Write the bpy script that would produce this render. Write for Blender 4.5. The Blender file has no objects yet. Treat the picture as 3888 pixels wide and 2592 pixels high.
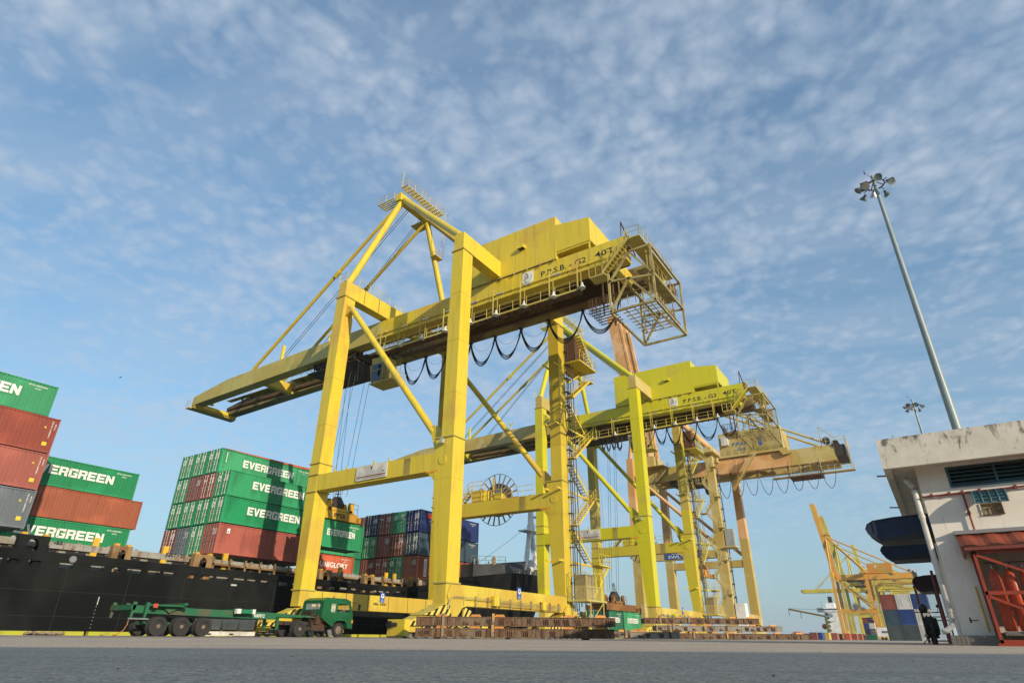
import bpy, bmesh, math, random
from mathutils import Vector, Matrix
random.seed(7)
S = bpy.context.scene
COL = S.collection
# ------------------------------------------------------------------ camera
YAW, PITCH, ROLL = 0.5865, 0.4599, 0.0080
def cam_axes():
    f = Vector((math.cos(PITCH)*math.cos(YAW), math.cos(PITCH)*math.sin(YAW), math.sin(PITCH)))
    r = f.cross(Vector((0, 0, 1))).normalized(); u = r.cross(f)
    return r*math.cos(ROLL)+u*math.sin(ROLL), u*math.cos(ROLL)-r*math.sin(ROLL), f
_r, _u, _f = cam_axes()
cd = bpy.data.cameras.new('camera'); cam = bpy.data.objects.new('camera', cd); COL.objects.link(cam)
cd.sensor_width = 36; cd.sensor_fit = 'HORIZONTAL'; cd.lens = 2262.3/3888*36
cd.clip_start = 0.02; cd.clip_end = 9000
cam.matrix_world = Matrix(((_r.x, _u.x, -_f.x, 0), (_r.y, _u.y, -_f.y, 0), (_r.z, _u.z, -_f.z, 0.12), (0, 0, 0, 1)))
S.camera = cam
# ------------------------------------------------------------------ light
LD = Vector((0.42, 1.0, -0.32)).normalized()          # direction the sunlight travels
EL = math.asin(-LD.z)
sd = bpy.data.lights.new('sun', 'SUN'); sd.energy = 5.0; sd.angle = math.radians(0.5); sd.color = (1.0, 0.86, 0.66)
so = bpy.data.objects.new('sun', sd); COL.objects.link(so); so.location = (-40, -90, 60)
so.rotation_euler = LD.to_track_quat('-Z', 'Y').to_euler()
S.view_settings.view_transform = 'Standard'; S.view_settings.look = 'None'
S.view_settings.exposure = 0.0; S.view_settings.gamma = 1.0
S.cycles.max_bounces = 5; S.cycles.diffuse_bounces = 3; S.cycles.glossy_bounces = 3; S.cycles.transparent_max_bounces = 8
W = bpy.data.worlds.new('World'); S.world = W; W.use_nodes = True
def N(nt, t, **kw):
    n = nt.nodes.new(t)
    for k, v in kw.items(): setattr(n, k, v)
    return n
def math_n(nt, op, a, b=None, clamp=False):
    n = N(nt, 'ShaderNodeMath', operation=op, use_clamp=clamp)
    for i, v in enumerate((a, b)):
        if v is None: continue
        if isinstance(v, (int, float)): n.inputs[i].default_value = v
        else: nt.links.new(v, n.inputs[i])
    return n.outputs[0]
def noise(nt, vec, scale, detail=4, rough=0.55, dist=0.0):
    n = N(nt, 'ShaderNodeTexNoise'); n.inputs['Scale'].default_value = scale; n.inputs['Detail'].default_value = detail
    n.inputs['Roughness'].default_value = rough; n.inputs['Distortion'].default_value = dist
    if vec is not None: nt.links.new(vec, n.inputs['Vector'])
    return n.outputs['Fac']
def ramp(nt, fac, stops):
    n = N(nt, 'ShaderNodeValToRGB'); el = n.color_ramp.elements
    while len(el) < len(stops): el.new(0.5)
    for e, (p, c) in zip(el, stops):
        e.position = p; e.color = (c[0], c[1], c[2], 1) if not isinstance(c, (int, float)) else (c, c, c, 1)
    nt.links.new(fac, n.inputs[0]); return n.outputs[0]
def mixc(nt, fac, a, b, blend='MIX'):
    n = N(nt, 'ShaderNodeMix', data_type='RGBA', blend_type=blend)
    for key, v in ((0, fac), (6, a), (7, b)):
        if isinstance(v, (int, float)): n.inputs[key].default_value = v
        elif isinstance(v, tuple): n.inputs[key].default_value = (v[0], v[1], v[2], 1)
        else: nt.links.new(v, n.inputs[key])
    return n.outputs[2]
def mapping(nt, vec, scale=(1, 1, 1), rot=(0, 0, 0), loc=(0, 0, 0)):
    n = N(nt, 'ShaderNodeMapping'); n.inputs['Scale'].default_value = scale; n.inputs['Rotation'].default_value = rot
    n.inputs['Location'].default_value = loc; nt.links.new(vec, n.inputs['Vector']); return n.outputs[0]
def world():
    nt = W.node_tree; nt.nodes.clear()
    out = N(nt, 'ShaderNodeOutputWorld'); bg = N(nt, 'ShaderNodeBackground'); bg.inputs['Strength'].default_value = SKY_STRENGTH
    sky = N(nt, 'ShaderNodeTexSky', sky_type='NISHITA'); sky.sun_disc = False
    sky.sun_elevation = EL; sky.sun_rotation = math.atan2(-LD.x, -LD.y); sky.air_density = 1.0; sky.dust_density = 0.6; sky.ozone_density = 1.6
    tc = N(nt, 'ShaderNodeTexCoord'); sep = N(nt, 'ShaderNodeSeparateXYZ'); nt.links.new(tc.outputs['Generated'], sep.inputs[0])
    zz = math_n(nt, 'ADD', math_n(nt, 'MAXIMUM', sep.outputs[2], 0.0), 0.16)
    cmb = N(nt, 'ShaderNodeCombineXYZ')
    nt.links.new(math_n(nt, 'DIVIDE', sep.outputs[0], zz), cmb.inputs[0]); nt.links.new(math_n(nt, 'DIVIDE', sep.outputs[1], zz), cmb.inputs[1])
    p = cmb.outputs[0]
    nz = N(nt, 'ShaderNodeTexNoise'); nz.inputs['Scale'].default_value = 6.0; nz.inputs['Detail'].default_value = 3; nt.links.new(p, nz.inputs['Vector'])
    wv = N(nt, 'ShaderNodeVectorMath', operation='MULTIPLY_ADD'); nt.links.new(nz.outputs['Color'], wv.inputs[0]); wv.inputs[1].default_value = (0.10, 0.10, 0); nt.links.new(p, wv.inputs[2])
    vr = N(nt, 'ShaderNodeTexVoronoi'); vr.inputs['Scale'].default_value = 18.0; nt.links.new(wv.outputs[0], vr.inputs['Vector'])
    vr2 = N(nt, 'ShaderNodeTexVoronoi'); vr2.inputs['Scale'].default_value = 36.0; nt.links.new(wv.outputs[0], vr2.inputs['Vector'])
    fine = noise(nt, p, 26.0, 4, 0.6, 0.2)
    bands = noise(nt, mapping(nt, mapping(nt, p, (1, 1, 1), (0, 0, math.radians(-20))), (2.6, 0.9, 1)), 2.2, 6, 0.6, 0.5)
    cover = noise(nt, mapping(nt, p, (1, 1, 1), (0, 0, 0), (3.6, 1.2, 0)), 1.35, 6, 0.62, 0.5)
    d = math_n(nt, 'ADD', math_n(nt, 'MULTIPLY', vr.outputs['Distance'], 0.75), math_n(nt, 'MULTIPLY', vr2.outputs['Distance'], 0.45))
    d = math_n(nt, 'ADD', d, math_n(nt, 'MULTIPLY', math_n(nt, 'SUBTRACT', fine, 0.5), -0.85))
    d = math_n(nt, 'ADD', d, math_n(nt, 'MULTIPLY', math_n(nt, 'SUBTRACT', cover, 0.51), -2.1))
    a = ramp(nt, d, [(0.04, 0.95), (0.42, 0.50), (0.90, 0.02)])
    b = ramp(nt, bands, [(0.34, 0.0), (0.74, 1.0)])
    m = math_n(nt, 'ADD', math_n(nt, 'ADD', math_n(nt, 'MULTIPLY', a, 0.60), math_n(nt, 'MULTIPLY', b, 0.30)), 0.05)
    m = math_n(nt, 'MULTIPLY', m, ramp(nt, sep.outputs[2], [(0.02, 0.35), (0.22, 0.8), (0.45, 1.0)]), clamp=True)
    lp = N(nt, 'ShaderNodeVectorMath', operation='SCALE'); nt.links.new(sky.outputs[0], lp.inputs[0]); lp.inputs['Scale'].default_value = 1.0
    base = mixc(nt, 1.0, lp.outputs[0], SKY_TINT, 'MULTIPLY')
    base = mixc(nt, 1.0, base, ramp(nt, sep.outputs[2], [(0.3, 0.84), (0.75, 1.0)]), 'MULTIPLY')
    hz = ramp(nt, sep.outputs[2], [(0.0, 1.0), (0.30, 0.34), (0.8, 0.05)])
    base = mixc(nt, math_n(nt, 'MULTIPLY', hz, 0.80), base, HORIZON)
    colr = mixc(nt, m, base, CLOUD)
    nt.links.new(colr, bg.inputs['Color']); nt.links.new(bg.outputs[0], out.inputs[0])
SKY_STRENGTH = 0.095
SKY_TINT = (1.95, 2.35, 2.42); HORIZON = (2.25, 3.55, 4.75); CLOUD = (5.5, 6.4, 7.6)
world()
# ------------------------------------------------------------------ materials
def base_mat(name):
    m = bpy.data.materials.new(name); m.use_nodes = True; nt = m.node_tree
    return m, nt, nt.nodes['Principled BSDF']
def paint(name, col, col2=None, patch=0.5, rust=0.0, rough=0.5, grime=0.35, scale=1.0, bump=0.0, metallic=0.0):
    m, nt, b = base_mat(name); tc = N(nt, 'ShaderNodeTexCoord').outputs['Object']
    col2 = col2 or tuple(c*0.82 for c in col)
    p = ramp(nt, noise(nt, tc, 0.22*scale, 3, 0.5, 0.3), [(patch-0.03, 0.0), (patch+0.05, 1.0)])
    c = mixc(nt, p, col, col2)
    st = noise(nt, mapping(nt, tc, (1.6*scale, 1.6*scale, 0.16*scale)), 1.4, 5, 0.65)
    c = mixc(nt, math_n(nt, 'MULTIPLY', ramp(nt, st, [(0.5, 0.0), (0.78, 1.0)]), grime), c, tuple(x*0.55 for x in col2))
    fine = noise(nt, tc, 9*scale, 3, 0.6)
    c = mixc(nt, 0.16, c, ramp(nt, fine, [(0.3, 0.25), (0.7, 1.0)]), 'MULTIPLY')
    if rust > 0:
        rn = noise(nt, mapping(nt, tc, (2.2*scale, 2.2*scale, 0.35*scale)), 1.1, 7, 0.7, 0.4)
        t = 0.74-0.36*rust
        rm = ramp(nt, rn, [(t, 0.0), (t+0.09, 1.0)])
        rc = ramp(nt, noise(nt, tc, 5*scale, 4, 0.7), [(0.3, (0.07, 0.022, 0.010)), (0.55, (0.20, 0.065, 0.022)), (0.8, (0.33, 0.13, 0.05))])
        c = mixc(nt, math_n(nt, 'MULTIPLY', rm, min(1, 0.6+rust*0.5)), c, rc)
    nt.links.new(c, b.inputs['Base Color']); b.inputs['Roughness'].default_value = rough; b.inputs['Metallic'].default_value = metallic
    if bump:
        bn = N(nt, 'ShaderNodeBump'); bn.inputs['Strength'].default_value = bump; bn.inputs['Distance'].default_value = 0.02
        nt.links.new(noise(nt, tc, 3*scale, 5, 0.6), bn.inputs['Height']); nt.links.new(bn.outputs[0], b.inputs['Normal'])
    return m
def flat(name, col, rough=0.6, metallic=0.0):
    return paint(name, col, tuple(c*0.85 for c in col), 0.5, 0, rough, 0.25, 2.0, 0, metallic)
def stripes(name, ca, cb, pitch=0.55, plane='xz'):
    m, nt, b = base_mat(name); tc = N(nt, 'ShaderNodeTexCoord').outputs['Object']; s = N(nt, 'ShaderNodeSeparateXYZ'); nt.links.new(tc, s.inputs[0])
    v = math_n(nt, 'ADD', math_n(nt, 'ADD', s.outputs[0], s.outputs[1]), math_n(nt, 'MULTIPLY', s.outputs[2], -0.75))
    fr = math_n(nt, 'FRACT', math_n(nt, 'DIVIDE', v, pitch)); k = math_n(nt, 'GREATER_THAN', fr, 0.55)
    c = mixc(nt, k, ca, cb); gr = noise(nt, tc, 3, 4, 0.6); c = mixc(nt, 0.3, c, ramp(nt, gr, [(0.3, 0.35), (0.7, 1.0)]), 'MULTIPLY')
    nt.links.new(c, b.inputs['Base Color']); b.inputs['Roughness'].default_value = 0.6; return m
YEL = paint('yellow_paint', (0.66, 0.505, 0.034), (0.62, 0.42, 0.05), 0.58, 0.03, 0.45, 0.6)
YEL_OLD = paint('aged_yellow_paint', (0.50, 0.42, 0.11), (0.46, 0.36, 0.07), 0.5, 0.05, 0.5, 0.5)
YEL_RUST = paint('rust_streaked_yellow', (0.62, 0.48, 0.055), (0.56, 0.38, 0.045), 0.5, 0.22, 0.5, 0.5)
LIME = paint('lemon_paint', (0.58, 0.53, 0.012), (0.54, 0.46, 0.04), 0.6, 0.0, 0.42, 0.28)
LIME_OLD = paint('aged_lemon_paint', (0.53, 0.41, 0.09), (0.58, 0.48, 0.03), 0.5, 0.03, 0.5, 0.3)
LIME_RUST = paint('rusty_lemon_paint', (0.62, 0.50, 0.10), (0.5, 0.36, 0.06), 0.5, 0.28, 0.5, 0.45)
BEIGE = paint('beige_yellow_paint', (0.53, 0.43, 0.17), (0.48, 0.35, 0.09), 0.5, 0.08, 0.55, 0.35)
SALMON = paint('salmon_primer_paint', (0.72, 0.42, 0.19), (0.60, 0.32, 0.11), 0.5, 0.1, 0.55, 0.4)
ORANGE = paint('orange_crane_paint', (0.66, 0.30, 0.035), (0.60, 0.36, 0.05), 0.5, 0.1, 0.55, 0.3)
FAR_Y = paint('faded_yellow_crane_paint', (0.62, 0.52, 0.06), (0.56, 0.42, 0.05), 0.5, 0.06, 0.55, 0.3)
FAR_G = paint('greenish_yellow_crane_paint', (0.50, 0.46, 0.08), (0.46, 0.36, 0.06), 0.5, 0.06, 0.55, 0.3)
TRUSS = paint('weathered_truss_paint', (0.40, 0.34, 0.12), (0.30, 0.22, 0.08), 0.5, 0.22, 0.6, 0.5, 3)
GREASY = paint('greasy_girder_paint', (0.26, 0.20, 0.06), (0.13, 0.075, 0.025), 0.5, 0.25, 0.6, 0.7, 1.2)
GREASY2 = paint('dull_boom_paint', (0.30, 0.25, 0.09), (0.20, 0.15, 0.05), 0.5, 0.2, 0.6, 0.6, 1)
LAMPM = paint('lamp_shade_white', (0.70, 0.70, 0.68))
RUST = paint('brown_rust', (0.13, 0.065, 0.028), (0.08, 0.036, 0.018), 0.5, 0.5, 0.8, 0.5, 2)
SOOT = paint('greasy_dark_steel', (0.035, 0.028, 0.020), (0.07, 0.035, 0.018), 0.5, 0.15, 0.6, 0.4, 2)
STEEL = flat('grey_steel', (0.30, 0.30, 0.29), 0.45, 0.5)
ROPE = flat('wire_rope', (0.05, 0.055, 0.06), 0.6)
CABLE = flat('black_rubber_cable', (0.012, 0.012, 0.014), 0.5)
ALU = flat('aluminium', (0.62, 0.62, 0.60), 0.32, 0.6)
BLACK = flat('black_paint', (0.012, 0.012, 0.012), 0.5)
WHITE = flat('white_paint', (0.78, 0.78, 0.75), 0.5)
DIRTYW = paint('dirty_white', (0.66, 0.64, 0.58), (0.5, 0.48, 0.42), 0.5, 0.15, 0.6, 0.5, 3)
REDB = flat('brick_red_paint', (0.20, 0.04, 0.03), 0.5)
BLUE_S = flat('sign_blue', (0.03, 0.10, 0.42), 0.5)
GREYTXT = flat('faded_grey_lettering', (0.48, 0.50, 0.56), 0.6)
STRIPE = stripes('hazard_stripes', (0.72, 0.56, 0.10), (0.012, 0.012, 0.012))
def glass_mat():
    m, nt, b = base_mat('dark_blue_glass'); b.inputs['Base Color'].default_value = (0.03, 0.07, 0.13, 1); b.inputs['Roughness'].default_value = 0.08
    return m
GLASS = glass_mat()
def clear_glass():
    m, nt, b = base_mat('cab_glass'); b.inputs['Base Color'].default_value = (0.75, 0.85, 0.82, 1); b.inputs['Roughness'].default_value = 0.03
    b.inputs['Alpha'].default_value = 0.22; return m
CGLASS = clear_glass()
# ------------------------------------------------------------------ mesh helper
def basis(d, up=Vector((0, 0, 1))):
    d = d.normalized()
    if abs(d.dot(up)) > 0.999: up = Vector((0, 1, 0)) if abs(d.y) < 0.9 else Vector((1, 0, 0))
    s = d.cross(up).normalized(); return s, s.cross(d)
class MB:
    def __init__(s): s.v = []; s.f = []; s.p = []
    def add(s, vs, fs):
        s.p.append((len(s.v), len(s.f))); o = len(s.v); s.v += [tuple(v) for v in vs]; s.f += [tuple(i+o for i in f) for f in fs]; return s
    def box(s, x0, y0, z0, x1, y1, z1):
        x0, x1 = min(x0, x1), max(x0, x1); y0, y1 = min(y0, y1), max(y0, y1); z0, z1 = min(z0, z1), max(z0, z1)
        vs = [(x, y, z) for z in (z0, z1) for y in (y0, y1) for x in (x0, x1)]
        return s.add(vs, [(0, 2, 3, 1), (4, 5, 7, 6), (0, 1, 5, 4), (2, 6, 7, 3), (0, 4, 6, 2), (1, 3, 7, 5)])
    def hexa(s, lo, hi):      # two quads (4 pts each, same winding)
        return s.add(list(lo)+list(hi), [(3, 2, 1, 0), (4, 5, 6, 7), (0, 1, 5, 4), (1, 2, 6, 5), (2, 3, 7, 6), (3, 0, 4, 7)])
    def beam(s, a, b, w, h=None, up=Vector((0, 0, 1))):
        a, b = Vector(a), Vector(b); h = h or w; sd, u = basis(b-a, up)
        q = [(-w/2, -h/2), (w/2, -h/2), (w/2, h/2), (-w/2, h/2)]
        return s.hexa([a+sd*i+u*j for i, j in q], [b+sd*i+u*j for i, j in q])
    def tube(s, a, b, r, r2=None, n=10, caps=True):
        a, b = Vector(a), Vector(b); r2 = r if r2 is None else r2; sd, u = basis(b-a); vs = []
        for p, rr in ((a, r), (b, r2)):
            for i in range(n):
                t = 2*math.pi*i/n; vs.append(p+sd*math.cos(t)*rr+u*math.sin(t)*rr)
        fs = [(i, (i+1) % n, n+(i+1) % n, n+i) for i in range(n)]
        if caps: fs += [tuple(range(n-1, -1, -1)), tuple(range(n, 2*n))]
        return s.add(vs, fs)
    def path(s, pts, r, n=6):
        pts = [Vector(p) for p in pts]; vs = []; m = len(pts)
        for k, p in enumerate(pts):
            d = (pts[min(k+1, m-1)]-pts[max(k-1, 0)]); sd, u = basis(d)
            for i in range(n):
                t = 2*math.pi*i/n; vs.append(p+sd*math.cos(t)*r+u*math.sin(t)*r)
        fs = [(k*n+i, k*n+(i+1) % n, (k+1)*n+(i+1) % n, (k+1)*n+i) for k in range(m-1) for i in range(n)]
        fs += [tuple(range(n-1, -1, -1)), tuple(range((m-1)*n, m*n))]
        return s.add(vs, fs)
    def lathe(s, c, axis, prof, n=16):   # prof: list of (distance along axis, radius)
        c = Vector(c); ax = Vector(axis).normalized(); sd, u = basis(ax); vs = []
        for d, r in prof:
            for i in range(n):
                t = 2*math.pi*i/n; vs.append(c+ax*d+(sd*math.cos(t)+u*math.sin(t))*max(r, 1e-4))
        m = len(prof)
        fs = [(k*n+i, k*n+(i+1) % n, (k+1)*n+(i+1) % n, (k+1)*n+i) for k in range(m-1) for i in range(n)]
        fs += [tuple(range(n-1, -1, -1)), tuple(range((m-1)*n, m*n))]
        return s.add(vs, fs)
    def prism(s, poly, ax, a0, a1):      # poly 2-D in the two other axes
        def P(p, a):
            return {'x': (a, p[0], p[1]), 'y': (p[0], a, p[1]), 'z': (p[0], p[1], a)}[ax]
        n = len(poly); vs = [P(p, a0) for p in poly]+[P(p, a1) for p in poly]
        return s.add(vs, [tuple(range(n-1, -1, -1)), tuple(range(n, 2*n))]+[(i, (i+1) % n, n+(i+1) % n, n+i) for i in range(n)])
    def rail(s, pts, h=1.05, step=1.6, r=0.025, mid=2, toe=False):
        pts = [Vector(p) for p in pts]
        for a, b in zip(pts, pts[1:]):
            L = (b-a).length; k = max(1, round(L/step))
            for i in range(k+1):
                p = a.lerp(b, i/k); s.tube(p, p+Vector((0, 0, h)), r*1.2, n=5, caps=False)
            for j in range(mid):
                z = h*(1-j*0.5); s.tube(a+Vector((0, 0, z)), b+Vector((0, 0, z)), r, n=5, caps=False)
        return s
    def stair(s, a, b, w, axis, n=None, rails=True):   # flight from a to b; w width along axis (unit vector)
        a, b = Vector(a), Vector(b); ax = Vector(axis); n = n or max(3, round(abs(b.z-a.z)/0.24))
        for k in (0, 1): s.beam(a+ax*w*k, b+ax*w*k, 0.05, 0.22)
        d = (b-a); hd = Vector((d.x, d.y, 0)).normalized()*0.13
        for i in range(1, n):
            p = a.lerp(b, i/n); s.hexa([p-hd+ax*0.03, p+hd+ax*0.03, p+hd+ax*(w-0.03), p-hd+ax*(w-0.03)], [q+Vector((0, 0, 0.03)) for q in (p-hd+ax*0.03, p+hd+ax*0.03, p+hd+ax*(w-0.03), p-hd+ax*(w-0.03))])
        if rails:
            for k in (0, 1):
                for h in (0.5, 0.95): s.tube(a+ax*w*k+Vector((0, 0, h)), b+ax*w*k+Vector((0, 0, h)), 0.022, n=5, caps=False)
                for i in range(0, 5):
                    p = a.lerp(b, i/4)+ax*w*k; s.tube(p, p+Vector((0, 0, 0.95)), 0.022, n=5, caps=False)
        return s
    def build(s, name, mat, parent=None, smooth=False):
        me = bpy.data.meshes.new(name); me.from_pydata(s.v, [], s.f); me.update()
        bm = bmesh.new(); bm.from_mesh(me); bmesh.ops.recalc_face_normals(bm, faces=bm.faces); bm.to_mesh(me); bm.free()
        if smooth:
            me.polygons.foreach_set('use_smooth', [True]*len(me.polygons)); me.set_sharp_from_angle(angle=math.radians(40))
        o = bpy.data.objects.new(name, me); COL.objects.link(o); me.materials.append(mat)
        if parent: o.parent = parent
        return o
def build_each(m, name, mat, parent, smooth=False, per=1):
    ends = m.p+[(len(m.v), len(m.f))]; out = []
    for i in range(0, len(m.p), per):
        (v0, f0), (v1, f1) = ends[i], ends[min(i+per, len(m.p))]; k = MB(); k.v = m.v[v0:v1]; k.f = [tuple(a-v0 for a in f) for f in m.f[f0:f1]]
        out.append(k.build(name, mat, parent, smooth))
    return out
def tag(o, label=None, cat=None, group=None, kind=None):
    if label: o['label'] = label
    if cat: o['category'] = cat
    if group: o['group'] = group
    if kind: o['kind'] = kind
    return o
def thing(name, label, cat, loc=(0, 0, 0), rz=0, group=None):
    o = bpy.data.objects.new(name, None); COL.objects.link(o); o.location = loc; o.rotation_euler = (0, 0, rz)
    o.empty_display_size = 0.5
    return tag(o, label, cat, group)
TXT = {}
def text_mesh(s, bold):
    k = (s, bold)
    if k in TXT: return TXT[k]
    cu = bpy.data.curves.new('lettering', 'FONT'); cu.body = s; cu.offset = bold; cu.extrude = 0.0; cu.resolution_u = 2
    o = bpy.data.objects.new('lettering', cu); COL.objects.link(o)
    dg = bpy.context.evaluated_depsgraph_get(); me = bpy.data.meshes.new_from_object(o.evaluated_get(dg))
    vs = [v.co.copy() for v in me.vertices]; fs = [tuple(p.vertices) for p in me.polygons]
    bpy.data.objects.remove(o); bpy.data.curves.remove(cu); bpy.data.meshes.remove(me)
    x0 = min(v.x for v in vs); x1 = max(v.x for v in vs); y0 = min(v.y for v in vs); y1 = max(v.y for v in vs)
    TXT[k] = ([((v.x-x0)/(x1-x0), (v.y-y0)/(y1-y0)) for v in vs], fs); return TXT[k]
def letters(s, org, right, up, w, h, mat, parent, bold=0.03, name='lettering'):
    vs, fs = text_mesh(s, bold); org, right, up = Vector(org), Vector(right), Vector(up)
    m = MB(); m.add([org+right*(x*w)+up*(y*h) for x, y in vs], fs)
    me = bpy.data.meshes.new(name); me.from_pydata(m.v, [], m.f); me.update(); me.materials.append(mat)
    o = bpy.data.objects.new(name, me); COL.objects.link(o)
    if parent: o.parent = parent
    return o
def block_font():
    F = {}
    t = .30; h = .23
    E_ = [[(0, 0), (t, 0), (t, 1), (0, 1)], [(t, 0), (1, 0), (1, h), (t, h)], [(t, .39), (.9, .39), (.9, .61), (t, .61)], [(t, 1-h), (1, 1-h), (1, 1), (t, 1)]]
    F['E'] = E_
    F['V'] = [[(.36, 0), (.64, 0), (.5, .32), (.5, .32)], [(.36, 0), (.5, .32), (.30, 1), (0, 1)], [(.64, 0), (1, 1), (.70, 1), (.5, .32)]]
    F['R'] = [[(0, 0), (t, 0), (t, 1), (0, 1)], [(t, 1-h), (.9, 1-h), (.8, 1), (t, 1)], [(.70, .55), (1, .52), (1, .88), (.70, 1-h)], [(.9, 1-h), (1, .88), (.98, .93), (.8, 1)], [(t, .36), (.9, .36), (1, .55), (t, .57)], [(.68, 0), (1, 0), (.93, .40), (.62, .40)]]
    F['G'] = [[(0, .12), (t, .12), (t, .88), (0, .88)], [(0, .12), (.1, 0), (1, 0), (t, h)], [(t, h), (1, 0), (1, .2), (.98, h)], [(.1, 1), (0, .88), (t, 1-h), (1, 1)], [(t, 1-h), (1, 1-h), (1, 1), (1, 1)], [(.70, h), (1, h), (1, .56), (.70, .56)], [(.5, .38), (.72, .38), (.72, .56), (.5, .56)], [(.70, .68), (1, .68), (1, .8), (.70, .8)]]
    F['N'] = [[(0, 0), (t*.95, 0), (t*.95, 1), (0, 1)], [(1-t*.95, 0), (1, 0), (1, 1), (1-t*.95, 1)], [(t*.95, 1), (t*.95, .52), (1-t*.95, 0), (1-t*.95, .48)]]
    return F
BF = block_font()
def block_letters(word, org, right, up, w, h, mat, parent):
    org, right, up = Vector(org), Vector(right), Vector(up); n = len(word); cw = w/n; g = cw*.10; m = MB()
    for i, ch in enumerate(word):
        for q in BF[ch]: m.add([org+right*(i*cw+g/2+x*(cw-g))+up*(y*h) for x, y in q], [(0, 1, 2, 3)])
    me = bpy.data.meshes.new('lettering'); me.from_pydata(m.v, [], m.f); me.update(); me.materials.append(mat)
    o = bpy.data.objects.new('lettering', me); COL.objects.link(o); o.parent = parent; return o
RX, RY, UZ = Vector((1, 0, 0)), Vector((0, -1, 0)), Vector((0, 0, 1))
def copy_tree(o, parent=None):
    c = o.copy(); COL.objects.link(c)
    if parent: c.parent = parent
    for ch in list(o.children): copy_tree(ch, c)
    return c
# ------------------------------------------------------------------ ground, quay, water
def ground_mat():
    m, nt, b = base_mat('asphalt'); tc = N(nt, 'ShaderNodeTexCoord').outputs['Object']
    big = noise(nt, tc, 0.5, 4, 0.6); med = noise(nt, tc, 6, 5, 0.6); fine = noise(nt, tc, 160, 3, 0.7)
    vo = N(nt, 'ShaderNodeTexVoronoi'); vo.inputs['Scale'].default_value = 95; nt.links.new(tc, vo.inputs['Vector'])
    c = mixc(nt, ramp(nt, big, [(0.35, 0.0), (0.65, 1.0)]), (0.50, 0.395, 0.295), (0.59, 0.47, 0.345))
    c = mixc(nt, ramp(nt, med, [(0.45, 0.0), (0.75, 0.6)]), c, (0.40, 0.325, 0.25))
    c = mixc(nt, 1.0, c, ramp(nt, noise(nt, tc, 22, 3, 0.8), [(0.34, 0.55), (0.5, 1.0), (0.68, 1.25)]), 'MULTIPLY')
    st = ramp(nt, vo.outputs['Color'], [(0.2, 0.45), (0.8, 1.25)])
    c = mixc(nt, 0.75, c, st, 'MULTIPLY')
    pit = ramp(nt, noise(nt, tc, 14, 4, 0.75), [(0.685, 0.0), (0.72, 1.0)])
    c = mixc(nt, pit, c, (0.03, 0.028, 0.026))
    tar = ramp(nt, noise(nt, mapping(nt, mapping(nt, tc, (1, 1, 1), (0, 0, 0.98)), (0.25, 1.3, 1)), 0.8, 6, 0.65), [(0.50, 0.0), (0.68, 0.75)])
    c = mixc(nt, tar, c, (0.30, 0.25, 0.205))
    nt.links.new(c, b.inputs['Base Color']); b.inputs['Roughness'].default_value = 0.85
    bn = N(nt, 'ShaderNodeBump'); bn.inputs['Strength'].default_value = 0.55; bn.inputs['Distance'].default_value = 0.006
    h = math_n(nt, 'ADD', vo.outputs['Distance'], math_n(nt, 'MULTIPLY', fine, 0.8)); nt.links.new(h, bn.inputs['Height']); nt.links.new(bn.outputs[0], b.inputs['Normal'])
    return m
GROUND = ground_mat()
g = MB(); g.add([(-600, -2500, 0), (5200, -2500, 0), (5200, 46.6, 0), (-600, 46.6, 0)], [(0, 1, 2, 3)])
tag(g.build('ground', GROUND), kind='structure')
CONC = paint('apron_concrete', (0.27, 0.26, 0.235), (0.23, 0.22, 0.195), 0.5, 0.0, 0.85, 0.4, 1.5, 0.1)
g = MB(); g.add([(-600, 26.6, .004), (1500, 26.6, .004), (1500, 46.6, .004), (-600, 46.6, .004)], [(0, 1, 2, 3)])
tag(g.build('quay_apron', CONC), kind='structure')
g = MB(); g.box(-600, 46.6, -6, 1500, 46.95, -0.01); tag(g.build('quay_wall', CONC), kind='structure')
g = MB()
for yy in (28.2, 28.36, 43.2, 43.36): g.box(-300, yy-.035, 0.006, 900, yy+.035, 0.016)
tag(g.build('crane_rails', STEEL), kind='structure')
g = MB(); g.box(-300, 38.0, .006, 900, 38.12, .009); tag(g.build('painted_line', flat('faded_red_line', (0.35, 0.10, 0.08), 0.8)), kind='structure')
def water_mat():
    m, nt, b = base_mat('harbour_water'); tc = N(nt, 'ShaderNodeTexCoord').outputs['Object']
    b.inputs['Base Color'].default_value = (0.03, 0.07, 0.08, 1); b.inputs['Roughness'].default_value = 0.12
    bn = N(nt, 'ShaderNodeBump'); bn.inputs['Strength'].default_value = 0.4; bn.inputs['Distance'].default_value = 0.2
    nt.links.new(noise(nt, tc, 0.8, 5, 0.6), bn.inputs['Height']); nt.links.new(bn.outputs[0], b.inputs['Normal']); return m
g = MB(); g.add([(-3000, 46.8, -2.6), (5200, 46.8, -2.6), (5200, 5200, -2.6), (-3000, 5200, -2.6)], [(0, 1, 2, 3)])
tag(g.build('water', water_mat()), kind='structure')
KERB = paint('kerb_yellow', (0.42, 0.41, 0.03), (0.34, 0.32, 0.04), 0.5, 0.12, 0.7, 0.5, 3)
m = MB(); m.prism([(46.05, 0), (46.42, 0), (46.42, 0.2), (46.36, 0.24), (46.1, 0.24), (46.05, 0.19)], 'x', 0, 2.64)
k0 = m.build('kerb_block', KERB); tag(k0, 'short yellow concrete kerb block along the quay edge', 'kerb', 'yellow kerb blocks on the quay edge')
for i in range(62):
    k = k0 if i == 0 else k0.copy()
    if i: COL.objects.link(k)
    k.location = (0.1+2.92*i-5.84, 0, 0)
m = MB(); rr = random.Random(3)
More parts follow.
